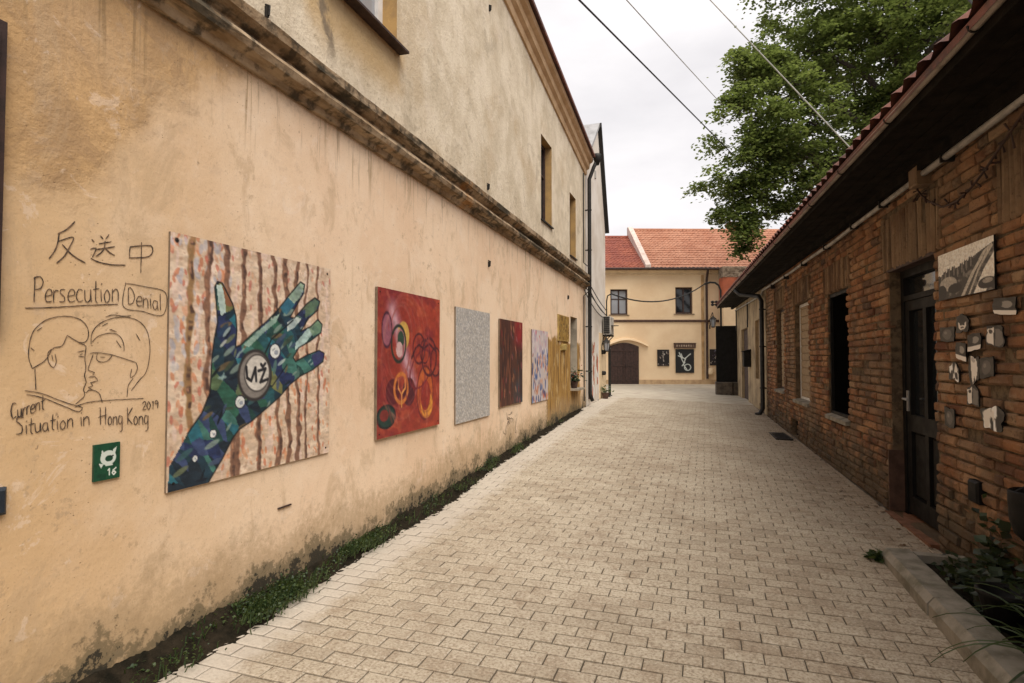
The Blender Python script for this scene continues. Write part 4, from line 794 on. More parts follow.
# ================================================================== HOUSE CLOSING THE LANE
def tile_roof(mb, fr, u0, u1, p0, p1, pitch=.21, course=.30, amp=.035, m=0, th=.05):
    """pantiled slope from eave p0=(off,z) to ridge p1; rolls run up the slope, courses step down it"""
    o0, z0 = p0; o1, z1 = p1; ln = math.hypot(o1 - o0, z1 - z0); nc = max(2, int(ln / course))
    nu = int((u1 - u0) / pitch * 4); N = Vector((0, 0))
    nrm = (-(z1 - z0) / ln, (o1 - o0) / ln)
    if nrm[1] < 0: nrm = (-nrm[0], -nrm[1])
    prof = [0, .7, 1, .45]
    rows = []
    for c in range(nc + 1):
        for lift in ((.030, 0) if 0 < c < nc else (0.0,)):
            rows.append((c / nc, lift))
    rows = [(0, 0.012)] + [x for c in range(1, nc) for x in ((c / nc, 0.0), (c / nc, .028))] + [(1, 0)]
    vs = []
    jit = [[random.uniform(-.006, .006) for _ in range(nu // 4 + 2)] for _ in range(nc + 2)]
    for ri, (t, lift) in enumerate(rows):
        for i in range(nu + 1):
            h = amp * prof[i % 4] + lift + jit[min(ri // 2, nc)][i // 4]
            vs.append(fr.w(lerp(u0, u1, i / nu), lerp(o0, o1, t) + nrm[0] * h, lerp(z0, z1, t) + nrm[1] * h))
    k = nu + 1
    mb.add(vs, [(j * k + i, j * k + i + 1, (j + 1) * k + i + 1, (j + 1) * k + i) for j in range(len(rows) - 1) for i in range(nu)], m)
    w = fr.w
    mb.hexa([w(u0, o0, z0 - th), w(u1, o0, z0 - th), w(u1, o1, z1 - th), w(u0, o1, z1 - th), w(u0, o0, z0 - .004), w(u1, o0, z0 - .004), w(u1, o1, z1 - .004), w(u0, o1, z1 - .004)], m)

ch = thing('cream_house', 'two storey cream house with orange tiled roof closing the end of the lane', 'building', FF.w(9, 0, .15))
F1 = (5.19, 6.10, 3.92, 5.27); F2 = (8.62, 9.53, 3.97, 5.38)
mb = MB(); mb.wall(FF, 2.0, 17, -.2, lambda u: 6.1, [F1, F2], .45)
mb.box(FF, 2.0, 2.4, -8, -.45, -.2, 6.1); mb.box(FF, 16.6, 17, -8, -.45, -.2, 6.1); mb.box(FF, 2, 17, -8.4, -8, -.2, 6.1)
mb.prism(Frame(FF.w(16.7, 0, 0), FF.n, FF.u), [(-8.4, 6.1), (0, 6.1), (-4.1, 9.1)], 0, .3); mb.prism(Frame(FF.w(2, 0, 0), FF.n, FF.u), [(-8.4, 6.1), (0, 6.1), (-4.1, 8.7)], 0, .3)
build('wall', mb, M['cream'], ch)
mb = MB(); mb.profile(FF, [(0, 6.02), (.06, 6.05), (.06, 6.14), (.16, 6.20), (.18, 6.34), (-.3, 6.34), (-.3, 6.101), (0, 6.101)], 2.0, 11.2); build('cornice', mb, M['cream_light'], ch)
mb = MB(); mb.profile(FF, [(0, 3.53), (.06, 3.55), (.06, 3.63), (0, 3.66)], 2.0, 17); build('belt', mb, M['brown'], ch)
mb = MB(); mb.box(FF, 2.0, 17, 0, .05, -.1, .50); build('plinth', mb, simple('plinth_render', (.52, .36, .20), .93, scale=4, c2=(.38, .25, .14)), ch)
mb = MB(); mb.box(FF, 9.98, 10.12, 0, .035, .5, 6.02); build('pilaster', mb, simple('darker_render', (.50, .31, .14), .9, scale=3), ch)
mb = MB(); tile_roof(mb, FF, 7.28, 17.2, (.35, 6.36), (-4.1, 9.32)); tile_roof(mb, Frame(FF.w(0, -8.2, 0), FF.u, -FF.n), 7.28, 17.2, (.35, 6.36), (-4.1, 9.32))
mb.tube([FF.w(7.2, -4.1, 9.34), FF.w(17.2, -4.1, 9.30)], .10, 8)
rf = build('roof', mb, M['roof'], ch)
mb = MB(); tile_roof(mb, FF, 2.0, 6.98, (.35, 6.30), (-4.1, 8.88)); mb.tube([FF.w(2, -4.1, 8.90), FF.w(6.98, -4.1, 8.90)], .10, 8)
mb.hexa([FF.w(2, -4.1, 8.8), FF.w(6.98, -4.1, 8.8), FF.w(6.98, -8.5, 6.2), FF.w(2, -8.5, 6.2), FF.w(2, -4.1, 8.88), FF.w(6.98, -4.1, 8.88), FF.w(6.98, -8.5, 6.28), FF.w(2, -8.5, 6.28)])
r2 = build('roof', mb, M['roof_old'], ch); r2['label'] = 'lower darker red roof slope'
mb = MB(); mb.prism(Frame(FF.w(6.98, 0, 0), FF.n, FF.u), [(.36, 6.28), (.36, 6.52), (-4.1, 9.52), (-4.4, 9.52), (-4.4, 8.0), (-1, 6.28)], 0, .28); build('fire_parapet', mb, simple('parapet_render', (.62, .50, .44), .9, scale=4, c2=(.46, .36, .31)), ch)
mb = MB(); mb.box(FF, 13.2, 14.1, -5.0, -4.2, 8.4, 9.75); mb.box(FF, 13.14, 14.16, -5.06, -4.14, 9.75, 9.87); build('chimney', mb, M['roof_old'], rf)
mb = MB(); mb.tube([FF.w(2.0, .40, 6.30), FF.w(17.2, .40, 6.30)], .065, 8); mb.tube([FF.w(10.22, .40, 6.27), FF.w(10.22, .32, 6.1), FF.w(10.24, .10, 5.7), FF.w(10.24, .10, .55)], .06, 8); build('gutter', mb, M['dkbrown'], ch)
window(ch, FF, *F1, .13, M['dkbrown'], M['glass_lt'], .08, (1, 1), (5.10, 6.19, .05, 3.91), M['dkbrown'])
window(ch, FF, *F2, .13, M['dkbrown'], M['glass'], .09, (1, 0), (8.53, 9.62, .05, 3.96), M['dkbrown'])
# arched gate: leaves, planks, hood
arc = [(lerp(5.10, 6.66, i / 12), 2.12 + .32 * math.sin(math.pi * (.12 + .76 * i / 12))) for i in range(13)]
mb = MB(); mb.prism(FF, [(5.10, .10)] + arc + [(6.66, .10)], -.02, .055, 0)
for k in range(11): mb.box(FF, 5.13 + k * .139, 5.13 + k * .139 + .11, .055, .07, .15, 2.16)
for z in (.42, 1.2, 2.0): mb.box(FF, 5.12, 6.64, .07, .085, z, z + .09)
mb.box(FF, 5.87, 5.90, .07, .10, .12, 2.4)
gt = build('gate', mb, M['dkbrown'], ch)
mb = MB(); mb.tube([FF.w(5.96, .085, 1.3), FF.w(5.96, .14, 1.28), FF.w(5.96, .14, 1.16), FF.w(5.96, .085, 1.14)], .014, 6); build('handle', mb, M['iron'], gt)
mb = MB(); a2 = [(lerp(4.95, 7.15, i / 14), 2.18 + .40 * math.sin(math.pi * (.06 + .90 * i / 14))) for i in range(15)]
for (p, q) in zip(a2, a2[1:]):
    mb.hexa([FF.w(p[0], 0, p[1]), FF.w(q[0], 0, q[1]), FF.w(q[0], .16, q[1]), FF.w(p[0], .16, p[1]), FF.w(p[0], 0, p[1] + .12), FF.w(q[0], 0, q[1] + .12), FF.w(q[0], .14, q[1] + .10), FF.w(p[0], .14, p[1] + .10)])
build('gate_hood', mb, M['cream'], ch)
mb = MB(); mb.box(FF, -4, 18, -.02, 1.15, -.1, .255); mb.box(FF, -4, 18, 1.15, 1.30, -.1, .27); struct('pavement', mb, M['kerb'], 'narrow kerbed pavement along the cream house', 'pavement')

RB = Ras(30, 38, (26, 20, 18), .8); RB.blobs(22, [(150, 140, 130), (110, 90, 80), (70, 60, 60), (180, 170, 160)], (.03, .06), (.05, .05, .95, .95), 4, 1.2)
picture('poster_board', RB, FF, 7.64, 8.26, 1.22, 2.08, .05, .05, [M['print'], M['black']], 'small dark board of pictures between the arched gate and the tall black board', 'notice board', 'notice boards on the cream house')
RB = Ras(20, 38, (24, 22, 28), .5); RB.blobs(12, [(120, 120, 140), (90, 80, 100), (190, 180, 170)], (.05, .09), (.1, .05, .9, .95), 6, 1.2)
picture('poster_board', RB, FF, 10.40, 10.78, 1.25, 2.10, .05, .05, [M['print'], M['black']], 'narrow dark board of pictures right of the brown downspout on the cream house', 'notice board', 'notice boards on the cream house')
RB = Ras(44, 62, (20, 20, 20), .7)
for st in ([(.2, .15), (.35, .45), (.45, .6)], [(.15, .28), (.5, .4), (.8, .2)], [(.55, .35), (.42, .65), (.6, .85)], [(.3, .2), (.38, .38)], [(.5, .55), (.35, .7)]): RB.stroke(st, .028, (196, 200, 192))
RB.ell(.64, .76, .17, .13, (190, 196, 188), .16)
t = picture('chalkboard', RB, FF, 8.60, 9.56, .86, 2.10, .05, .05, [M['print'], M['black']], 'tall black board with a white line figure, standing out on the cream house wall', 'board')
mb = MB(); mb.box(FF, 8.52, 9.64, 0, .12, 2.16, 2.40); mb.box(FF, 8.50, 9.66, 0, .14, 2.40, 2.43)
sb = build('header_sign', mb, M['brown'], t)
mb = MB()
for k in range(8): mb.box(FF, 8.62 + k * .122, 8.62 + k * .122 + .07, .12, .126, 2.22 + .02 * (k % 2), 2.34)
build('letters', mb, M['rubble'], sb)
lantern('wall_lantern', 'black hexagonal lantern beside the brown downspout on the cream house', FF, 10.42, .5, 3.25, 1.35, 'old street lanterns')
mb = MB(); mb.lathe(FF.w(10.42, .09, .78), [(.02, 0), (.16, .02), (.17, .12), (.14, .30), (.05, .34)], 12); tag(build('meter_cover', mb, M['cream_light'], loc=FF.w(10.42, 0, .8)), 'rounded pale cover low on the cream house wall', 'cover')

sh = thing('orange_house', 'house corner painted bright orange with rubble stone above, right of the cream house', 'building', FF.w(13, .4, .2))
mb = MB(); mb.box(FF, 10.82, 16.5, .30, .9, 4.3, 5.78); build('painted_band', mb, M['orange'], sh)
mb = MB(); mb.box(FF, 10.82, 16.5, .30, .89, -.2, 4.298); build('wall', mb, M['cream'], sh)
mb = MB()
for k in range(9):
    x = 10.8
    while x < 16.3:
        w_ = random.uniform(.16, .42); z = 5.78 + k * .062
        mb.bbox(FF, x, x + w_ - .012, .32, .90 + random.uniform(0, .05), z, z + .058, .01); x += w_
mb.box(FF, 10.8, 16.5, .3, .88, 5.78, 6.34); build('rubble_band', mb, M['rubble'], sh)

# ================================================================== RIGHT: LONG LOW BRICK BUILDING
GZ = lambda u: 3.27 + .0155 * (u - 5.3)
bb = thing('brick_building', 'long low old brick building with deep dark eaves lining the right side of the lane', 'building', FR.w(9, 0, .1))
DOOR = (5.62, 6.68, .10, 2.515)
HB = [DOOR, (8.15, 9.16, .85, 2.54), (10.36, 11.55, .90, 2.60), (12.65, 13.60, .98, 2.67), (11.40, 11.92, .20, .50)]
END = 22.3
FRm = Frame(FR.w(0, -.024, 0), FR.u, FR.n)
mb = MB(); mb.wall(FRm, -1.5, 14.97, -.4, lambda u: GZ(u) + .2, HB, .45)
mb.box(FRm, -1.5, -1.1, -4.5, -.45, -.4, 3.6); mb.box(FRm, -1.5, END, -4.9, -4.5, -.4, 3.6); mb.box(FRm, END - .4, END, -4.5, -.45, -.4, 3.8)
core = build('mortar_core', mb, M['mortar'], bb)
def bricks(mb, u0, u1, z0, z1, hs, bl=.262, bh=.083):
    z = z0; c = 0
    while z < z1:
        u = u0 - (c % 2) * bl / 2 - random.uniform(0, .04)
        zc = z + bh / 2
        cuts = [h for h in hs if h[2] - .01 < zc < h[3] + .01]
        while u < u1:
            ln = bl * (1 if random.random() > .22 else .52) + random.uniform(-.012, .012); segs = [(max(u, u0), min(u + ln, u1))]; u += ln
            for h in cuts:
                nsg = []
                for a, b in segs:
                    if b <= h[0] or a >= h[1]: nsg.append((a, b)); continue
                    if a < h[0]: nsg.append((a, h[0] + random.uniform(-.004, .006)))
                    if b > h[1]: nsg.append((h[1] + random.uniform(-.006, .004), b))
                segs = nsg
            for a, b in segs:
                if b - a < .04: continue
                wob = .004 * math.sin(a * 1.7 + c * .4) + .012 * math.sin(a * .35 + 1)
                j = random.uniform(.0055, .0095); e = random.gauss(0, .006)
                if random.random() < .06: e -= .025
                k0 = len(mb.v); mb.bbox(FR, a + j, b - j, -.20, e, z + j * .8 + wob, z + bh - j * 1.0 + wob, random.uniform(.010, .018))
                for q in range(k0 + 4, k0 + 12):
                    p = mb.v[q]; mb.v[q] = (p[0] + random.uniform(-.005, .005), p[1] + random.uniform(-.006, .006), p[2] + random.uniform(-.0035, .0035))
        z += bh; c += 1
LH = [(h[0] - .16, h[1] + .16, h[3], h[3] + (.56 if h is DOOR else .42)) for h in HB[:4]] + [(3.35, 4.62, 2.52, 3.08)]
mb = MB(); bricks(mb, -1.2, 14.95, -.05, 3.62, HB + LH)
build('brick_facing', mb, M['brick'], bb)
for (a, b, c, d) in LH:
    u = a; mb = MB()
    while u < b:
        e = random.gauss(0, .010); j = random.uniform(.007, .011); k0 = len(mb.v)
        mb.bbox(FR, u + j, min(u + .076, b) - j, -.2, e, c + random.uniform(-.004, .014), (c + d) / 2 + random.uniform(-.02, .02) if random.random() < .07 else d - random.uniform(0, .04), .014); u += .076
        for q in range(k0 + 4, k0 + 12):
            p = mb.v[q]; mb.v[q] = (p[0] + random.uniform(-.006, .006), p[1] + random.uniform(-.006, .006), p[2] + random.uniform(-.008, .008))
    build('soldier_lintel', mb, M['lintel'], bb)
mb = MB(); mb.wall(FR, 14.975, END, -.4, lambda u: GZ(u) + .2, [(15.62, 16.98, 1.08, 2.66), (18.72, 20.55, .15, 2.58), (15.4, 16.3, .26, .46)], .40)
build('plaster_wall', mb, M['dirty'], bb)
# door set in the reveal
dr = thing('x', 'x', 'x', (0, 0, 0)); bpy.data.objects.remove(dr)
mb = MB(); d0, d1 = DOOR[0], DOOR[1]; o0, o1 = -.20, -.13
for (a, b, c, d, dz) in ((d0, d0 + .07, .10, 2.51, 0), (d1 - .07, d1, .10, 2.51, 0), (d0 + .07, d1 - .07, 2.43, 2.51, 0), (d0 + .07, d1 - .07, 2.20, 2.25, 0)):
    mb.box(FR, a, b, o0 - .02, o1 + .012, c, d)
for (a, b, c, d) in ((d0 + .075, d0 + .17, .13, 2.195), (d1 - .17, d1 - .075, .13, 2.195), (d0 + .17, d1 - .17, .13, .30), (d0 + .17, d1 - .17, .93, 1.09), (d0 + .17, d1 - .17, 2.10, 2.195), (6.115, 6.185, 1.09, 2.10), (6.115, 6.185, .30, .93)):
    mb.box(FR, a, b, o0, o1, c, d)
for (a, b) in ((d0 + .17, 6.115), (6.185, d1 - .17)): mb.bbox(FR, a + .002, b - .002, o0 + .01, o1 - .025, .302, .928, .025)
dd_ = build('door', mb, M['black'], bb); dd_['label'] = 'black door with two tall panes in the brick wall'
for (a, b, c, d) in ((d0 + .17, 6.115, 1.09, 2.10), (6.185, d1 - .17, 1.09, 2.10), (d0 + .07, d1 - .07, 2.25, 2.43)):
    mb = MB(); mb.box(FR, a, b, o0 + .025, o0 + .033, c, d); build('pane', mb, M['glass'], dd_)
mb = MB(); mb.box(FR, 6.545, 6.585, o1, o1 + .012, 1.12, 1.32); mb.tube([FR.w(6.565, o1 + .01, 1.24), FR.w(6.565, o1 + .05, 1.24), FR.w(6.45, o1 + .05, 1.235)], .010, 8); build('handle', mb, M['tin'], dd_)
mb = MB(); mb.box(FR, d0 - .02, d1 + .02, -.2, .06, .035, .105); build('door_sill', mb, M['wood'], bb)
mb = MB(); mb.box(FR, d1 - .012, d1 + .004, -.125, .018, .12, .72); build('kick_board', mb, M['brown'], bb)
mb = MB(); mb.box(FR, d0 - .05, d1 + .05, -.19, -.012, 2.505, 2.535); build('door_head', mb, M['dkbrown'], bb)
# windows: the nearest closed by a black panel standing in for its unlit room, the other two blinded with beige boards
for k, h in enumerate(HB[1:4]):
    mb = MB(); s0, s1, z0, z1 = h; f = .05; od = -.045 if k == 0 else -.10
    for (a, b, c, d) in ((s0, s0 + f, z0, z1), (s1 - f, s1, z0, z1), (s0 + f, s1 - f, z0, z0 + f), (s0 + f, s1 - f, z1 - f, z1)): mb.box(FR, a, b, od - .05, od, c, d)
    wf = build('window', mb, M['black'] if k == 0 else M['white'] if k == 1 else M['dkbrown'], bb)
    mb = MB()
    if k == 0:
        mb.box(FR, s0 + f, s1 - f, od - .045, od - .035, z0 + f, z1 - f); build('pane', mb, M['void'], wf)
    else:
        mb.box(FR, s0 + f, s1 - f, od - .04, od - .02, z0 + f, z1 - f)
        nz = int((z1 - z0) / .13)
        for q in range(nz): mb.bbox(FR, s0 + f + .01, s1 - f - .01, od - .02, od - .006, z0 + f + q * .13, z0 + f + q * .13 + .118, .004)
        build('blind', mb, M['beige'], wf)
    mb = MB(); mb.hexa([FR.w(s0 - .02, od, z0 - .05), FR.w(s1 + .02, od, z0 - .05), FR.w(s1 + .02, .035, z0 - .06), FR.w(s0 - .02, .035, z0 - .06), FR.w(s0 - .02, od, z0 + .012), FR.w(s1 + .02, od, z0 + .012), FR.w(s1 + .02, .035, z0 - .01), FR.w(s0 - .02, .035, z0 - .01)])
    build('sill', mb, M['kerb'], wf)
mb = MB(); mb.box(FR, 11.40, 11.92, -.16, -.14, .14, .48)
for q in range(5): mb.box(FR, 11.45 + q * .1, 11.47 + q * .1, -.10, -.08, .16, .46)
build('cellar_vent', mb, M['black'], bb)
mb = MB(); s0, s1, z0, z1 = 15.62, 16.98, 1.08, 2.66
mb.box(FR, s0, s1, -.12, -.08, z0, z1)
for q in range(4): mb.box(FR, s0 + .02 + q * .43, s0 + .06 + q * .43, -.08, -.06, z0, z1)
build('boarded_window', mb, M['beige'], bb)
mb = MB(); mb.box(FR, 18.72, 20.55, -.16, -.10, .15, 2.58)
for q in range(9): mb.bbox(FR, 18.76 + q * .2, 18.945 + q * .2, -.10, -.085, .2, 2.54, .006)
pd = build('plank_door', mb, M['dkbrown'], bb)
mb = MB(); mb.tube([FR.w(18.95, -.085, 1.25), FR.w(18.95, -.03, 1.25), FR.w(18.95, -.03, 1.12)], .015, 6); build('handle', mb, M['iron'], pd)
mb = MB(); mb.box(FR, 15.4, 16.3, -.2, -.15, .2, .5); build('cellar_opening', mb, M['void'], bb)  # black sheet standing in for the darkness inside the opening
# eaves: sloping boards, rafter tails, fascia, gutter, tiles
u0, u1 = -2.0, 23.2
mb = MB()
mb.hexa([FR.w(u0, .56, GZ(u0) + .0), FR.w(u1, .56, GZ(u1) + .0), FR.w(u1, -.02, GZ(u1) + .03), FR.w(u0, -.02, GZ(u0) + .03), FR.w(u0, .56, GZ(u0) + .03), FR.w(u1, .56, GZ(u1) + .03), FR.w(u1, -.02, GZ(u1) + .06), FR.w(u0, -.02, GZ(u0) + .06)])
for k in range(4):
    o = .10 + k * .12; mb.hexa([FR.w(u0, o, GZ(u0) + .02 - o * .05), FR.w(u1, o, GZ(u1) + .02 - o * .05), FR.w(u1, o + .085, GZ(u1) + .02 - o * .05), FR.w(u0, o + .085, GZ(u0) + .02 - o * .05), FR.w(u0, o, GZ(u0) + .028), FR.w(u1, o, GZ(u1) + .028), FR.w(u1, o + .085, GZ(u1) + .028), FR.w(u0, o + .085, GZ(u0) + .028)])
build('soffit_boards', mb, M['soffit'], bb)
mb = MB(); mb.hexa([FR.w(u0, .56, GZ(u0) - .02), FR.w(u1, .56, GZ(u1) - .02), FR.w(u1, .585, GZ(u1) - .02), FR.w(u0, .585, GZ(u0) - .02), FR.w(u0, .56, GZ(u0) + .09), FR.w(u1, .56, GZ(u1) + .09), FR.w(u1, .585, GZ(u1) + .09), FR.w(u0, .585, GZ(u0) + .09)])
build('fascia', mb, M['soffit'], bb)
mb = MB(); mb.hexa([FR.w(u0, .02, GZ(u0) - .06), FR.w(u1, .02, GZ(u1) - .06), FR.w(u1, .10, GZ(u1) - .06), FR.w(u0, .10, GZ(u0) - .06), FR.w(u0, .02, GZ(u0) + .02), FR.w(u1, .02, GZ(u1) + .02), FR.w(u1, .10, GZ(u1) + .02), FR.w(u0, .10, GZ(u0) + .02)])
build('wall_plate', mb, M['soffit'], bb)
prof = [(.614 + .026 * math.cos(a), .026 * math.sin(a)) for a in [math.pi * (1 + i / 8) for i in range(9)]] + [(.614 + .022 * math.cos(a), .022 * math.sin(a)) for a in [math.pi * (2 - i / 8) for i in range(9)]]
mb = MB(); mb.profile(FR, prof, u0, u1, .0155, 0, 24, .0015); mb.v = [(p[0], p[1], p[2] + 3.27 - .0155 * 5.3 + .045) for p in mb.v]
gu = build('gutter', mb, M['gutter'], bb)
for k in range(20):
    u = u0 + .6 + k * 1.2; mb = MB(); g = GZ(u)
    mb.tube([FR.w(u, .588, g + .06)] + [FR.w(u, .614 + .031 * math.cos(a), g + .045 + .031 * math.sin(a)) for a in [math.pi * (1 + i / 6) for i in range(7)]] + [FR.w(u, .645, g + .05)], .006, 5); build('gutter_hook', mb, M['iron'], gu)
mb = MB(); FRt = Frame(FR.w(0, 0, 3.27 - .0155 * 5.3 + .045), FR.u + Vector((0, 0, .0155)), FR.n)
tile_roof(mb, FRt, u0, u1, (.64, .03), (-2.3, 2.35), .215, .32, .045)
tile_roof(mb, Frame(FRt.w(0, -4.6, 0), FRt.u, -FRt.n), u0, u1, (.6, .03), (-2.3, 2.35), .215, .32, .045)
mb.tube([FRt.w(u0, -2.3, 2.38), FRt.w(u1, -2.3, 2.38)], .11, 8)
build('roof', mb, M['roof_brown'], bb)
for s in (-1.5, END - .3):
    mb = MB(); mb.prism(Frame(FR.w(s, 0, 0), FR.n, FR.u), [(-4.9, 3.55), (-.05, 3.55), (-.05, GZ(s) + .10), (-2.3, GZ(s) + 2.15), (-4.9, GZ(s) + .3)], 0, .28)
    build('gable_wall', mb, M['rubble'], bb)
mb = MB(); g = GZ(15.6)
mb.tube([FR.w(15.9, .60, g - .03), FR.w(15.75, .50, g - .16), FR.w(15.2, .12, 3.16), FR.w(15.0, .09, 3.02), FR.w(15.0, .09, .42), FR.w(14.97, .16, .30), FR.w(14.95, .26, .27)], .052, 10)
dsp = build('downspout', mb, M['iron'], bb, smooth=True)
for z in (.9, 1.9, 2.8):
    mb = MB(); mb.lathe(FR.w(15.0, .09, z), [(.053, 0), (.062, .003), (.062, .035), (.053, .038)], 12); mb.box(FR, 14.985, 15.015, 0, .05, z, z + .03); build('clamp', mb, M['iron'], dsp)
# conduit, its box, and the drooping string below it
pts = [FR.w(s, .055 + .004 * math.sin(s * 3), z) for s, z in ((-1, 3.185), (1, 3.185), (3, 3.183), (5.60, 3.187))]
mb = MB(); mb.tube(pts, .026, 8)
mb.tube([FR.w(s, .05, z) for s, z in ((5.76, 3.187), (7.5, 3.184), (8.6, 3.176), (10, 3.20), (11.5, 3.205), (13, 3.245), (14.4, 3.27), (15.1, 3.29), (15.3, 3.2))], .024, 8)
mb.tube([FR.w(s, .05, z) for s, z in ((15.3, 3.2), (16.5, 3.22), (18, 3.25), (20, 3.30), (22, 3.34))], .020, 8)
cd = build('conduit', mb, M['grey_pipe'], bb, smooth=True)
mb = MB(); mb.bbox(FR, 5.60, 5.76, -.02, .11, 3.10, 3.26, .01); build('junction_box', mb, simple('cardboard_brown_box', (.20, .13, .075), .8), cd)
for s in (2.2, 4.0, 5.2, 6.6, 7.6, 8.9, 10.4, 12, 13.6):
    mb = MB(); mb.box(FR, s - .012, s + .012, -.01, .085, 3.15, 3.222 + .006 * max(0, s - 9)); build('clip', mb, M['iron'], cd)
for k, (a, z) in enumerate(((18.3, 3.0), (21.7, 3.05))):
    mb = MB(); mb.tube([FR.w(a, .05, z + .3), FR.w(a, .05, z - .45)], .02, 6); build('standpipe', mb, M['iron'], bb)

mb = MB(); D = [(5.80, 3.14), (5.66, 3.02), (5.52, 2.931), (5.25, 2.813), (5.00, 2.80), (4.80, 2.84), (4.64, 2.895), (4.45, 2.978), (4.28, 3.054), (4.05, 3.15)]
P_ = [FR.w(s, .05, z) for s, z in D]; mb.tube(P_, .008, 6)
for _ in range(46):
    i = random.randrange(len(P_) - 1); c = P_[i].lerp(P_[i + 1], random.random()); d = Vector((random.gauss(0, .03), random.gauss(0, .03), random.gauss(-.005, .03)))
    mb.tube([c, c + d], [.004, .008], 5)
tag(build('string_light', mb, M['dkbrown'], loc=FR.w(5, .05, 2.8)), 'thin dark string of tiny bulbs drooping under the conduit above the black and white photograph', 'string light')

# mailbox, open shutter with its stone block, floor grate
mb = MB(); mb.bbox(FR, 17.95, 18.35, .01, .20, 1.38, 1.84, .02); mb.hexa([FR.w(17.93, 0, 1.842), FR.w(18.37, 0, 1.842), FR.w(18.37, .24, 1.825), FR.w(17.93, .24, 1.825), FR.w(17.93, 0, 1.90), FR.w(18.37, 0, 1.90), FR.w(18.37, .24, 1.84), FR.w(17.93, .24, 1.84)])
tag(build('mailbox', mb, M['black'], loc=FR.w(18.15, 0, 1.4)), 'black mailbox on the grimy plaster wall beside the plank door', 'mailbox')
fs_ = Frame(FR.w(22.0, 0, 0), -FR.n, -FR.u)
st = thing('steel_shutter', 'tall black steel shutter standing open at the far end of the brick building', 'shutter', fs_.w(-.35, 0, .8))
mb = MB(); mb.box(fs_, -.72, .0, -.02, .02, .78, 2.80)
for (a, b, c, d) in ((-.72, -.66, .78, 2.80), (-.06, 0, .78, 2.80), (-.66, -.06, .78, .84), (-.66, -.06, 2.74, 2.80)): mb.box(fs_, a, b, .02, .032, c, d)
build('leaf', mb, M['black'], st)
for z in (1.1, 2.4):
    mb = MB(); mb.tube([fs_.w(.02, 0, z), fs_.w(.02, 0, z + .16)], .022, 8); build('hinge', mb, M['iron'], st)
mb = MB(); mb.bbox(fs_, -.74, -.18, -.30, .18, .05, .778, .03); mb.bbox(fs_, -.172, 0.05, -.30, .10, .05, .772, .03)
tag(build('stone_block', mb, simple('sooty_stone', (.12, .095, .07), .95, scale=5, c2=(.05, .04, .03), bump=.8), loc=fs_.w(-.4, 0, .2)), 'sooty stone block under the black steel shutter', 'stone block')
mb = MB(); fg = Frame(FR.w(11.55, .26, g_right(11.5) + .012), FR.u, FR.n)
for (a, b, c, d) in ((-.45, .45, -.15, -.12), (-.45, .45, .10, .13), (-.45, -.42, -.12, .10), (.42, .45, -.12, .10)): mb.box(fg, a, b, c, d, -.02, .012)
for q in range(14): mb.box(fg, -.40 + q * .06, -.375 + q * .06, -.12, .10, -.015, .008)
mb.box(fg, -.42, .42, -.12, .10, -.03, -.016)
tag(build('drain_grate', mb, M['iron'], loc=fg.w(0, 0, 0)), 'dark iron grate in the paving at the foot of the brick wall', 'grate')

# black and white photograph and the little picture tiles round it
RP = Ras(120, 72, (168, 164, 156), 1.5)
RP.lay(np.clip(RP.noise(6, 4, 3) * 1.4 - .3, 0, 1), (206, 202, 194)); RP.lay(np.clip((.30 - RP.V) * 4, 0, 1) * .6, (190, 186, 178))
RP.poly([(0, .46), (.2, .42), (.5, .36), (.8, .20), (1, .12), (1, 1), (0, 1)], (40, 37, 34)); RP.lay(RP.inside([(0, .46), (.5, .36), (1, .12), (1, 1), (0, 1)]) * np.clip((RP.noise(16, 12, 5) - .52) * 5, 0, .7), (112, 107, 100))
RP.poly([(.44, 1), (.62, .60), (.84, .22), (.96, .14), (.99, .18), (.78, .52), (.60, 1)], (150, 144, 134)); RP.poly([(.50, 1), (.70, .56), (.90, .22), (.74, .54), (.57, 1)], (52, 48, 44)); RP.poly([(.66, 1), (.84, .56), (1, .30), (1, .72), (.86, 1)], (188, 182, 172))
for q, (a, b) in enumerate(((.06, .46), (.14, .38), (.22, .34), (.31, .32), (.38, .37), (.46, .31), (.54, .28), (.62, .24))):
    RP.ell(a, b + .13, .036, .15, (24, 22, 20)); RP.ell(a + .01, b + .12, .016, .10, (120, 114, 106), k=.7); RP.ell(a, b - .01, .017, .035, (196, 188, 178))
RP.ell(.20, .68, .17, .15, (158, 152, 142), k=.8); RP.ell(.33, .80, .13, .10, (20, 18, 17)); RP.ell(.07, .84, .10, .16, (20, 18, 17)); RP.ell(.88, .84, .14, .11, (28, 25, 23)); RP.ell(.89, .80, .08, .05, (120, 114, 106)); RP.a *= (.75 + .45 * RP.noise(60, 36, 9)[..., None])
picture('wall_photograph', RP, FR, 5.46, 4.614, 2.10, 2.462, .014, .012, [M['print'], M['black']], 'large black and white photograph mounted on the brick wall right of the door', 'photograph', None, None, 1.7)

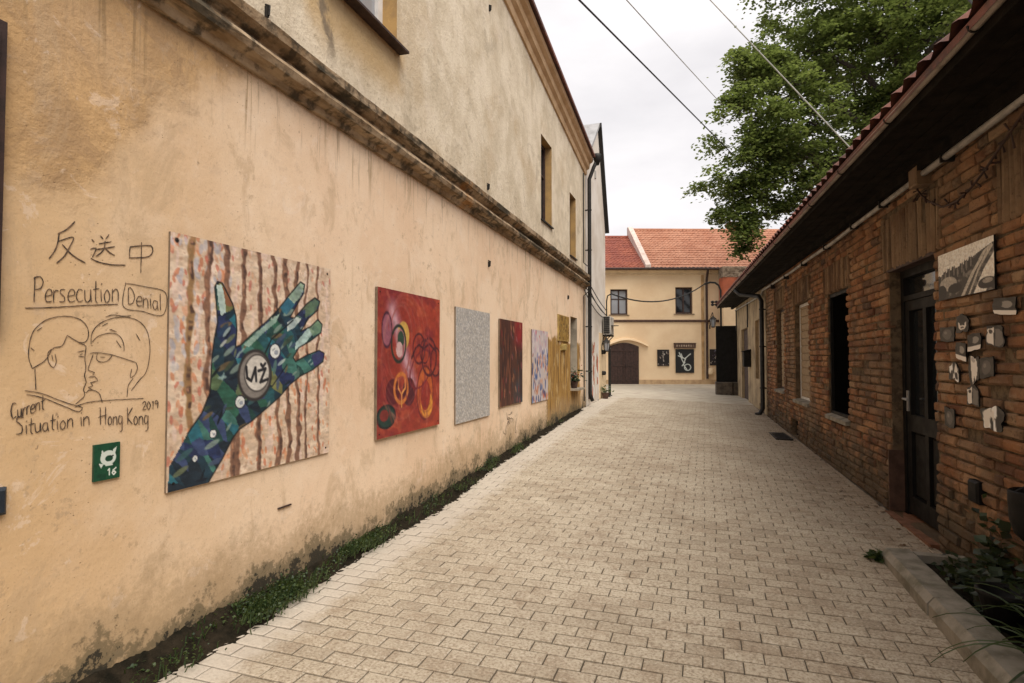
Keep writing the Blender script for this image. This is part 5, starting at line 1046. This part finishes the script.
TG = 'little picture tiles scattered on the brick wall'
def tile(s, z, w_, h, kind, seed, label):
    T = Ras(26, 30, (46, 43, 40), w_ / h); T.lay(np.clip((T.noise(4, 5, seed) - .4) * 4, 0, 1), (20, 18, 17))
    if kind == 'figure': T.poly([(.25, .0), (.75, .0), (.85, .5), (.72, 1), (.55, .72), (.45, 1), (.3, .7)], (196, 190, 182)); T.ell(.5, .12, .2, .1, (150, 144, 138))
    if kind == 'face': T.ell(.5, .5, .32, .36, (186, 180, 172)); T.ell(.5, .28, .36, .22, (26, 24, 23)); T.stroke([(.36, .52), (.46, .52)], .05, (40, 38, 36)); T.stroke([(.56, .52), (.66, .52)], .05, (40, 38, 36)); T.stroke([(.42, .72), (.6, .72)], .04, (70, 60, 58))
    if kind == 'splash': T.blobs(9, [(214, 208, 200), (190, 184, 176)], (.09, .16), (.15, .15, .85, .85), seed, 1.7); T.blobs(4, [(22, 20, 20)], (.07, .1), (.2, .2, .8, .8), seed + 1, 2)
    if kind == 'bench': T.lay((T.V > .72) * 1.0, (192, 186, 178)); T.ell(.6, .4, .25, .2, (120, 116, 110)); T.ell(.3, .35, .14, .2, (40, 38, 36))
    if kind == 'pair': T.poly([(.05, .2), (.45, .1), (.42, .95), (.1, .9)], (190, 184, 176)); T.poly([(.55, .15), (.95, .2), (.9, .9), (.5, .95)], (92, 88, 84)); T.ell(.26, .3, .12, .1, (44, 40, 38))
    if kind == 'dark': T.ell(.5, .5, .3, .34, (74, 70, 66)); T.ell(.4, .4, .1, .1, (104, 98, 92))
    a = random.uniform(-.012, .012)
    o = picture('picture_tile', T, FR, s + w_ / 2, s - w_ / 2, z - h / 2, z + h / 2, .016, .008, [M['print'], M['black']], label, 'picture tile', TG, None, 1.45, (a, -a, -a, a), {'splash': .6, 'figure': .5, 'face': .45, 'pair': .4}.get(kind, .2))
for args in ((4.505, 1.975, 0.27, 0.11, 'bench', 1, 'widest little tile with a white strip along its foot, just below the photograph'),
             (5.075, 1.895, 0.19, 0.13, 'face', 2, 'little tile with a pale face under dark hair'),
             (5.325, 1.825, 0.25, 0.115, 'dark', 3, 'plain dark grey little tile nearest the door, left of the tile with a face'),
             (4.625, 1.785, 0.22, 0.14, 'pair', 4, 'little tile with pale and grey figures, below the widest tile'),
             (4.905, 1.755, 0.19, 0.12, 'bench', 5, 'small dark tile with a white foot, directly above the tall white figure'),
             (5.108, 1.69, 0.16, 0.13, 'bench', 6, 'small dark tile with a pale foot, just below the pale face tile'),
             (4.920, 1.555, 0.15, 0.19, 'figure', 7, 'tallest little tile, a standing white figure in the middle of the group'),
             (4.745, 1.575, 0.19, 0.14, 'dark', 8, 'dark grey little tile immediately right of the tall white figure'),
             (5.222, 1.535, 0.17, 0.13, 'splash', 9, 'little tile with a ragged white splash left of the tall white figure'),
             (4.940, 1.372, 0.17, 0.14, 'pair', 10, 'little tile with a pale and a grey shape, alone below the tall white figure'),
             (5.315, 1.175, 0.17, 0.15, 'dark', 11, 'dark little tile lowest on the left, near the door edge'),
             (4.680, 1.235, 0.28, 0.155, 'splash', 12, 'broad little tile covered by a white flower-like splash, lowest on the right')):
    tile(*args)
mb = MB(); mb.bbox(FR, 4.86, 5.0, -.02, .04, .61, .77, .015); tag(build('junction_box', mb, M['black'], loc=FR.w(4.93, 0, .69)), 'small black box low on the brick wall below the picture tiles', 'box')
hp = thing('hanging_pot', 'round dark pot hung low on the brick wall above the planting bed', 'pot', FR.w(4.40, .1, .6))
mb = MB(); mb.lathe(FR.w(4.02, .12, .60), [(.05, 0), (.09, .04), (.11, .12), (.115, .22), (.115, .28), (.105, .29), (.095, .25)], 20); build('pot', mb, M['black'], hp, smooth=True)
mb = MB(); mb.tube([FR.w(4.02, 0, 1.0), FR.w(4.02, .08, 1.0), FR.w(4.02, .10, .95)], .008, 6); mb.tube([FR.w(4.02, .10, .95), FR.w(4.02, .03, .88)], .005, 5); mb.tube([FR.w(4.02, .10, .95), FR.w(4.02, .21, .88)], .005, 5); build('hook', mb, M['iron'], hp)

# ================================================================== PLANTING BED
kb = thing('planter_kerb', 'mossy grey concrete kerb edging the planting bed in front of the brick wall', 'kerb', (4.2, 4.2, .03))
KX = Frame((4.09, 0, 0), (0, 1, 0), (-1, 0, 0))
y = 5.19; first = True
while y > -.5:
    ln = .98; y0 = y - ln; mb = MB(); pr = []
    o_ = random.uniform(-.004, .004)
    prof = [(.00 + o_, -.05), (.0 + o_, .12), (-.035 + o_, .165), (-.19 + o_, .17), (-.20 + o_, .16), (-.20 + o_, -.05)]
    mb.profile(Frame((4.09, 0, 0), (0, 1, 0), (-1, 0, 0)), prof, y0 + .004, y - .004, 0, 0, 6, .0025); build('kerb_block', mb, M['kerb'], kb); y = y0
mb = MB(); mb.profile(Frame((0, 5.19, 0), (1, 0, 0), (0, 1, 0)), [(0, -.05), (0, .135), (-.025, .16), (-.115, .162), (-.12, -.05)], 4.295, 4.62, 0, 0, 4, .002); build('kerb_block', mb, M['kerb'], kb)
mb = MB(); n_ = 40
mb.add([(4.27 + .56 * i / 8, 5.09 - 5.6 * j / n_, .10 + random.uniform(-.02, .03)) for j in range(n_ + 1) for i in range(9)], [(j * 9 + i, j * 9 + i + 1, (j + 1) * 9 + i + 1, (j + 1) * 9 + i) for j in range(n_) for i in range(8)])
struct('bed_soil', mb, M['soil'], 'dark soil of the planting bed inside the kerb', 'soil')
def clump(c, n, spread, size, name, label, cat, mat=None, group=None):
    t = thing(name, label, cat, c); mb = MB()
    for _ in range(max(5, n // 18)):
        b = Vector(c) + Vector((random.gauss(0, spread[0]), random.gauss(0, spread[1]), abs(random.gauss(0, spread[2]))))
        mb.tube([Vector(c) + Vector((0, 0, -.02)), Vector(c).lerp(b, .5) + Vector((0, 0, .04)), b], [.006, .004, .002], 5)
    build('stem', mb, M['bark'], t)
    mb = MB(); leaf_quads(mb, c, n, spread, size, .9); build('foliage', mb, mat or M['shade_leaf'], t)
clump((4.50, 4.72, .11), 150, (.07, .14, .05), (.04, .08), 'low_plant', 'low dark leafy plant at the back corner of the planting bed', 'plant')
clump((4.50, 4.25, .11), 260, (.08, .18, .12), (.05, .11), 'leafy_plant', 'dark bushy plant against the brick wall in the middle of the planting bed', 'plant')
clump((4.60, 3.85, .11), 420, (.06, .17, .24), (.05, .11), 'leafy_plant', 'tallest dark bushy plant climbing the brick wall at the edge of the bed', 'plant')
clump((4.58, 4.55, .2), 120, (.03, .10, .20), (.05, .10), 'climber', 'dark green climber spreading up the brick wall behind the bed', 'plant')
def spiky(c, n, L_, label):
    t = thing('spiky_plant', label, 'plant', c); mb = MB()
    for q in range(n):
        a = 2 * math.pi * q / n + random.uniform(-.2, .2); l = L_ * random.uniform(.6, 1.1); el = random.uniform(.5, 1.25); d = Vector((math.cos(a), math.sin(a), 0)); s_ = Vector((-d.y, d.x, 0)); P = []
        p = Vector(c) + d * .02; v = d * math.cos(el) + Vector((0, 0, math.sin(el)))
        for k in range(9):
            w_ = .011 * (1 - (k / 8) ** 2) + .001; P += [p - s_ * w_, p + Vector((0, 0, -.004)), p + s_ * w_]; p = p + v * l / 8; v = (v + Vector((0, 0, -.24))).normalized()
        mb.add(P, [(3 * k + i, 3 * k + i + 1, 3 * k + i + 4, 3 * k + i + 3) for k in range(8) for i in (0, 1)])
    build('blades', mb, M['blade'], t)
    mb = MB(); mb.lathe(Vector(c) + Vector((0, 0, -.03)), [(.03, 0), (.035, .03), (.02, .07)], 10); build('crown', mb, M['shade_leaf'], t)
spiky((4.42, 3.42, .13), 30, .62, 'long bladed spiky plant arching over the kerb at the near end of the bed')
spiky((4.56, 3.75, .13), 22, .5, 'smaller spiky plant behind the long bladed one against the wall')
mb = MB(); mb.lathe((4.40, 4.00, .09), [(.08, 0), (.125, .20), (.135, .205), (.135, .23), (.115, .23), (.10, .18)], 18); tag(build('plastic_pot', mb, M['black'], loc=(4.40, 4.0, .09), smooth=True), 'black pot standing on the soil just inside the kerb', 'pot')
mb = MB()
for (x, y_) in ((4.05, 5.16),): leaf_quads(mb, (x, y_, ground(x, y_) + .01), 60, (.022, .022, .02), (.04, .08), .8)
tag(build('kerb_weed', mb, M['weed'], loc=(4.05, 5.15, .06)), 'little green weed sprouting at the corner of the kerb', 'weed')
mb = MB()
for _ in range(150):
    q = random.uniform(4.8, 15.5); o = abs(random.gauss(0, .28)) + .03
    p = FR.w(q, o, 0); z = ground(p.x, p.y) + .006
    a = random.uniform(0, 6.28); l = random.uniform(.012, .035); d = Vector((math.cos(a), math.sin(a), 0)) * l; s_ = Vector((-d.y, d.x, 0)) * .5
    mb.add([Vector((p.x, p.y, z)) - d, Vector((p.x, p.y, z + .006)) + s_, Vector((p.x, p.y, z + .003)) + d, Vector((p.x, p.y, z)) - s_], [(0, 1, 2, 3)])
tag(build('leaf_litter', mb, M['litter']), 'dry leaf litter scattered along the foot of the brick wall', 'litter', kind='stuff')

# ================================================================== MAST, CABLES
mt = thing('service_mast', 'bent dark steel mast carrying cables at the far end of the brick building', 'mast', (3.37, 22.46, .3))
mb = MB(); mb.tube([(3.37, 22.46, .25), (3.37, 22.46, 4.15), (3.30, 22.455, 4.34), (3.18, 22.45, 4.44), (3.0, 22.44, 4.46), (2.80, 22.435, 4.40)], .035, 10); build('pole', mb, M['iron'], mt)
mb = MB()
for z in (3.62, 3.72): mb.tube([(3.40, 22.46, z), (3.05, 22.44, z)], .022, 6); mb.lathe((3.08, 22.44, z - .05), [(.02, 0), (.06, .03), (.06, .07), (.03, .10)], 8); mb.lathe((3.22, 22.45, z - .05), [(.02, 0), (.06, .03), (.06, .07), (.03, .10)], 8)
build('insulator_arm', mb, M['iron'], mt)
mb = MB(); sw = [(.02, 17.05, 2.8), (.02, 17.05, 3.35), (.05, 17.05, 3.50), (.16, 17.08, 3.56)]; mb.tube(sw, .02, 8)
tag(build('swan_neck', mb, M['iron'], loc=sw[0]), 'curved conduit swan neck at the corner of the white gable house', 'conduit')
mb = MB(); mb.tube(sag((.16, 17.08, 3.56), (2.80, 22.435, 4.40), .42, 18), .022, 6)
tag(build('overhead_cable', mb, M['cable']), 'thick black cable sagging across the end of the lane to the bent mast', 'cable')
def cable(a, b, s, r, m, label): tag(build('overhead_cable', MB().tube(sag(a, b, s, 24), r, 5), m), label, 'cable', 'thin cables strung over the lane')
cable((.05, 5.49, 7.146), (5.0, 27.6, 9.80), .0, .017, M['cable'], 'darkest thin cable strung high from the plaster eaves toward the tree, leftmost in the sky')
cable((.3, 6.19, 7.889), (5.358, 29.075, 11.725), .05, .011, M['cable_lt'], 'faint pale cable, second from the left against the sky')
cable((4.02, 5.50, 3.40), (.25, 6.305, 9.018), -.0, .0055, M['cable_lt'], 'pale cable dropping past the tree to the gutter of the brick building')
cable((4.13, 3.354, 3.30), (4.043, 5.572, 5.884), 0, .006, M['cable'], 'short dark cable rising from the gutter at the upper right')

# ================================================================== TREE behind the brick building
tr = thing('linden_tree', 'big leafy deciduous tree spreading over the roof of the brick building', 'tree', (9.7, 23.4, .2))
TB = Vector((9.7, 23.4, 0)); RT = Vector((rt.x, rt.y, 0)); DP = Vector((-math.sin(YAW), math.cos(YAW), 0))
# crown lobes: (metres left of / right of trunk, height, radius, depth shift)
LOBES = [(-5.45, 12.0, 1.15, 0), (-3.7, 12.9, 1.9, .6), (-1.6, 13.2, 2.1, -.4), (1.2, 13.6, 2.5, .5), (-5.8, 9.65, 1.3, -.3), (-4.05, 10.35, 2.1, .2), (-1.6, 10.7, 2.2, .4),
         (-6.7, 7.9, .85, 0), (-5.45, 7.55, 1.15, .4), (-3.7, 7.9, 1.45, -.6), (-1.9, 8.9, 1.5, .3), (-6.0, 6.1, .6, 0), (-5.85, 5.5, .38, .1), (-4.25, 6.95, .7, -.2), (-6.3, 6.75, .62, .1), (-5.95, 6.0, .55, 0), (-5.5, 6.6, .55, .2), (-4.9, 6.95, .6, 0), (-6.75, 6.75, .35, .1),
         (-2.9, 16.5, 2.4, 0), (-5.6, 8.45, 1.2, .2), (-4.6, 9.0, 1.3, -.2), (-4.9, 11.9, 1.2, .2), (-6.0, 10.8, .8, 0), (-3.3, 9.3, 1.3, .8), (-.2, 17.2, 3.4, .5), (3.3, 15.2, 3.2, -.3), (3.4, 12.2, 2.4, .2), (.8, 10.5, 2.0, -1.0), (3.0, 9.5, 1.8, .6), (-1.5, 14.5, 2.6, 2.4), (1.5, 12, 2.6, 3.0), (0, 12.5, 2.2, -2.6)]
mb = MB(); mb.tube([TB + Vector((0, 0, .1)), TB + Vector((.1, 0, 2.5)), TB + Vector((-.05, .1, 5)), TB + Vector((.1, 0, 8)), TB + Vector((0, 0, 12)), TB + Vector((0, 0, 15.5))], [.55, .40, .36, .30, .20, .08], 12)
build('trunk', mb, M['bark'], tr)
limb_pts = []
for (lx, hz_, r_, ds) in LOBES:
    if r_ < .9: continue
    e = TB + RT * lx + DP * ds + Vector((0, 0, hz_)); z0 = max(3.5, hz_ - 2.2 - abs(lx) * .28); s = TB + Vector((0, 0, z0))
    m1 = s.lerp(e, .4) + Vector((random.uniform(-.3, .3), random.uniform(-.3, .3), .7)); m2 = s.lerp(e, .75) + Vector((random.uniform(-.3, .3), random.uniform(-.3, .3), .45))
    mb = MB(); mb.tube([s, m1, m2, e], [.15, .10, .06, .02], 7); limb_pts.append((m1, m2, e))
    for _ in range(5):
        b = (m2 if random.random() < .6 else m1).lerp(e, random.random()); q = Vector((random.gauss(0, 1), random.gauss(0, 1), random.gauss(.1, .6))).normalized() * r_ * random.uniform(.5, .95)
        mb.tube([b, b + q * .5 + Vector((0, 0, .1)), b + q], [.03, .02, .006], 5)
    build('limb', mb, M['bark'], tr)
V = []; Fc = []
g_ = np.random.default_rng(3)
for (lx, hz_, r_, ds) in LOBES:
    c = TB + RT * lx + DP * ds + Vector((0, 0, hz_))
    npad = int(9 + 12 * r_ ** 2)
    for _ in range(npad):
        v = g_.normal(size=3); v /= np.linalg.norm(v); rad = r_ * (g_.random() ** .45); p = Vector(v * rad); p.z *= .85; p.x *= 1.05
        pc_ = c + p; pr = g_.uniform(.22, .50) * min(1, .55 + r_ * .35); nl = int(125 * (pr / .4) ** 2)
        tilt = Vector((p.x, p.y, 0)) * .25 / max(r_, .5)
        for _ in range(nl):
            w = g_.normal(size=3) * np.array([pr * .62, pr * .62, pr * .22]); w[2] -= .35 * (w[0] ** 2 + w[1] ** 2) / pr
            q = pc_ + Vector(w); l = g_.uniform(.09, .17); a = g_.uniform(0, 6.283); dz = g_.uniform(-.9, .1)
            d = Vector((math.cos(a), math.sin(a), dz)).normalized(); s_ = d.cross(Vector((g_.uniform(-.5, .5), g_.uniform(-.5, .5), 1))).normalized() * l * .40
            k = len(V); V += [q, q + d * l * .45 + s_, q + d * l, q + d * l * .45 - s_]; Fc.append((k, k + 1, k + 2, k + 3))
mb = MB(); mb.v = [tuple(p) for p in V]; mb.f = Fc; mb.m = [0] * len(Fc)
print('leaves', len(Fc))
build('crown', mb, M['leaf'], tr)
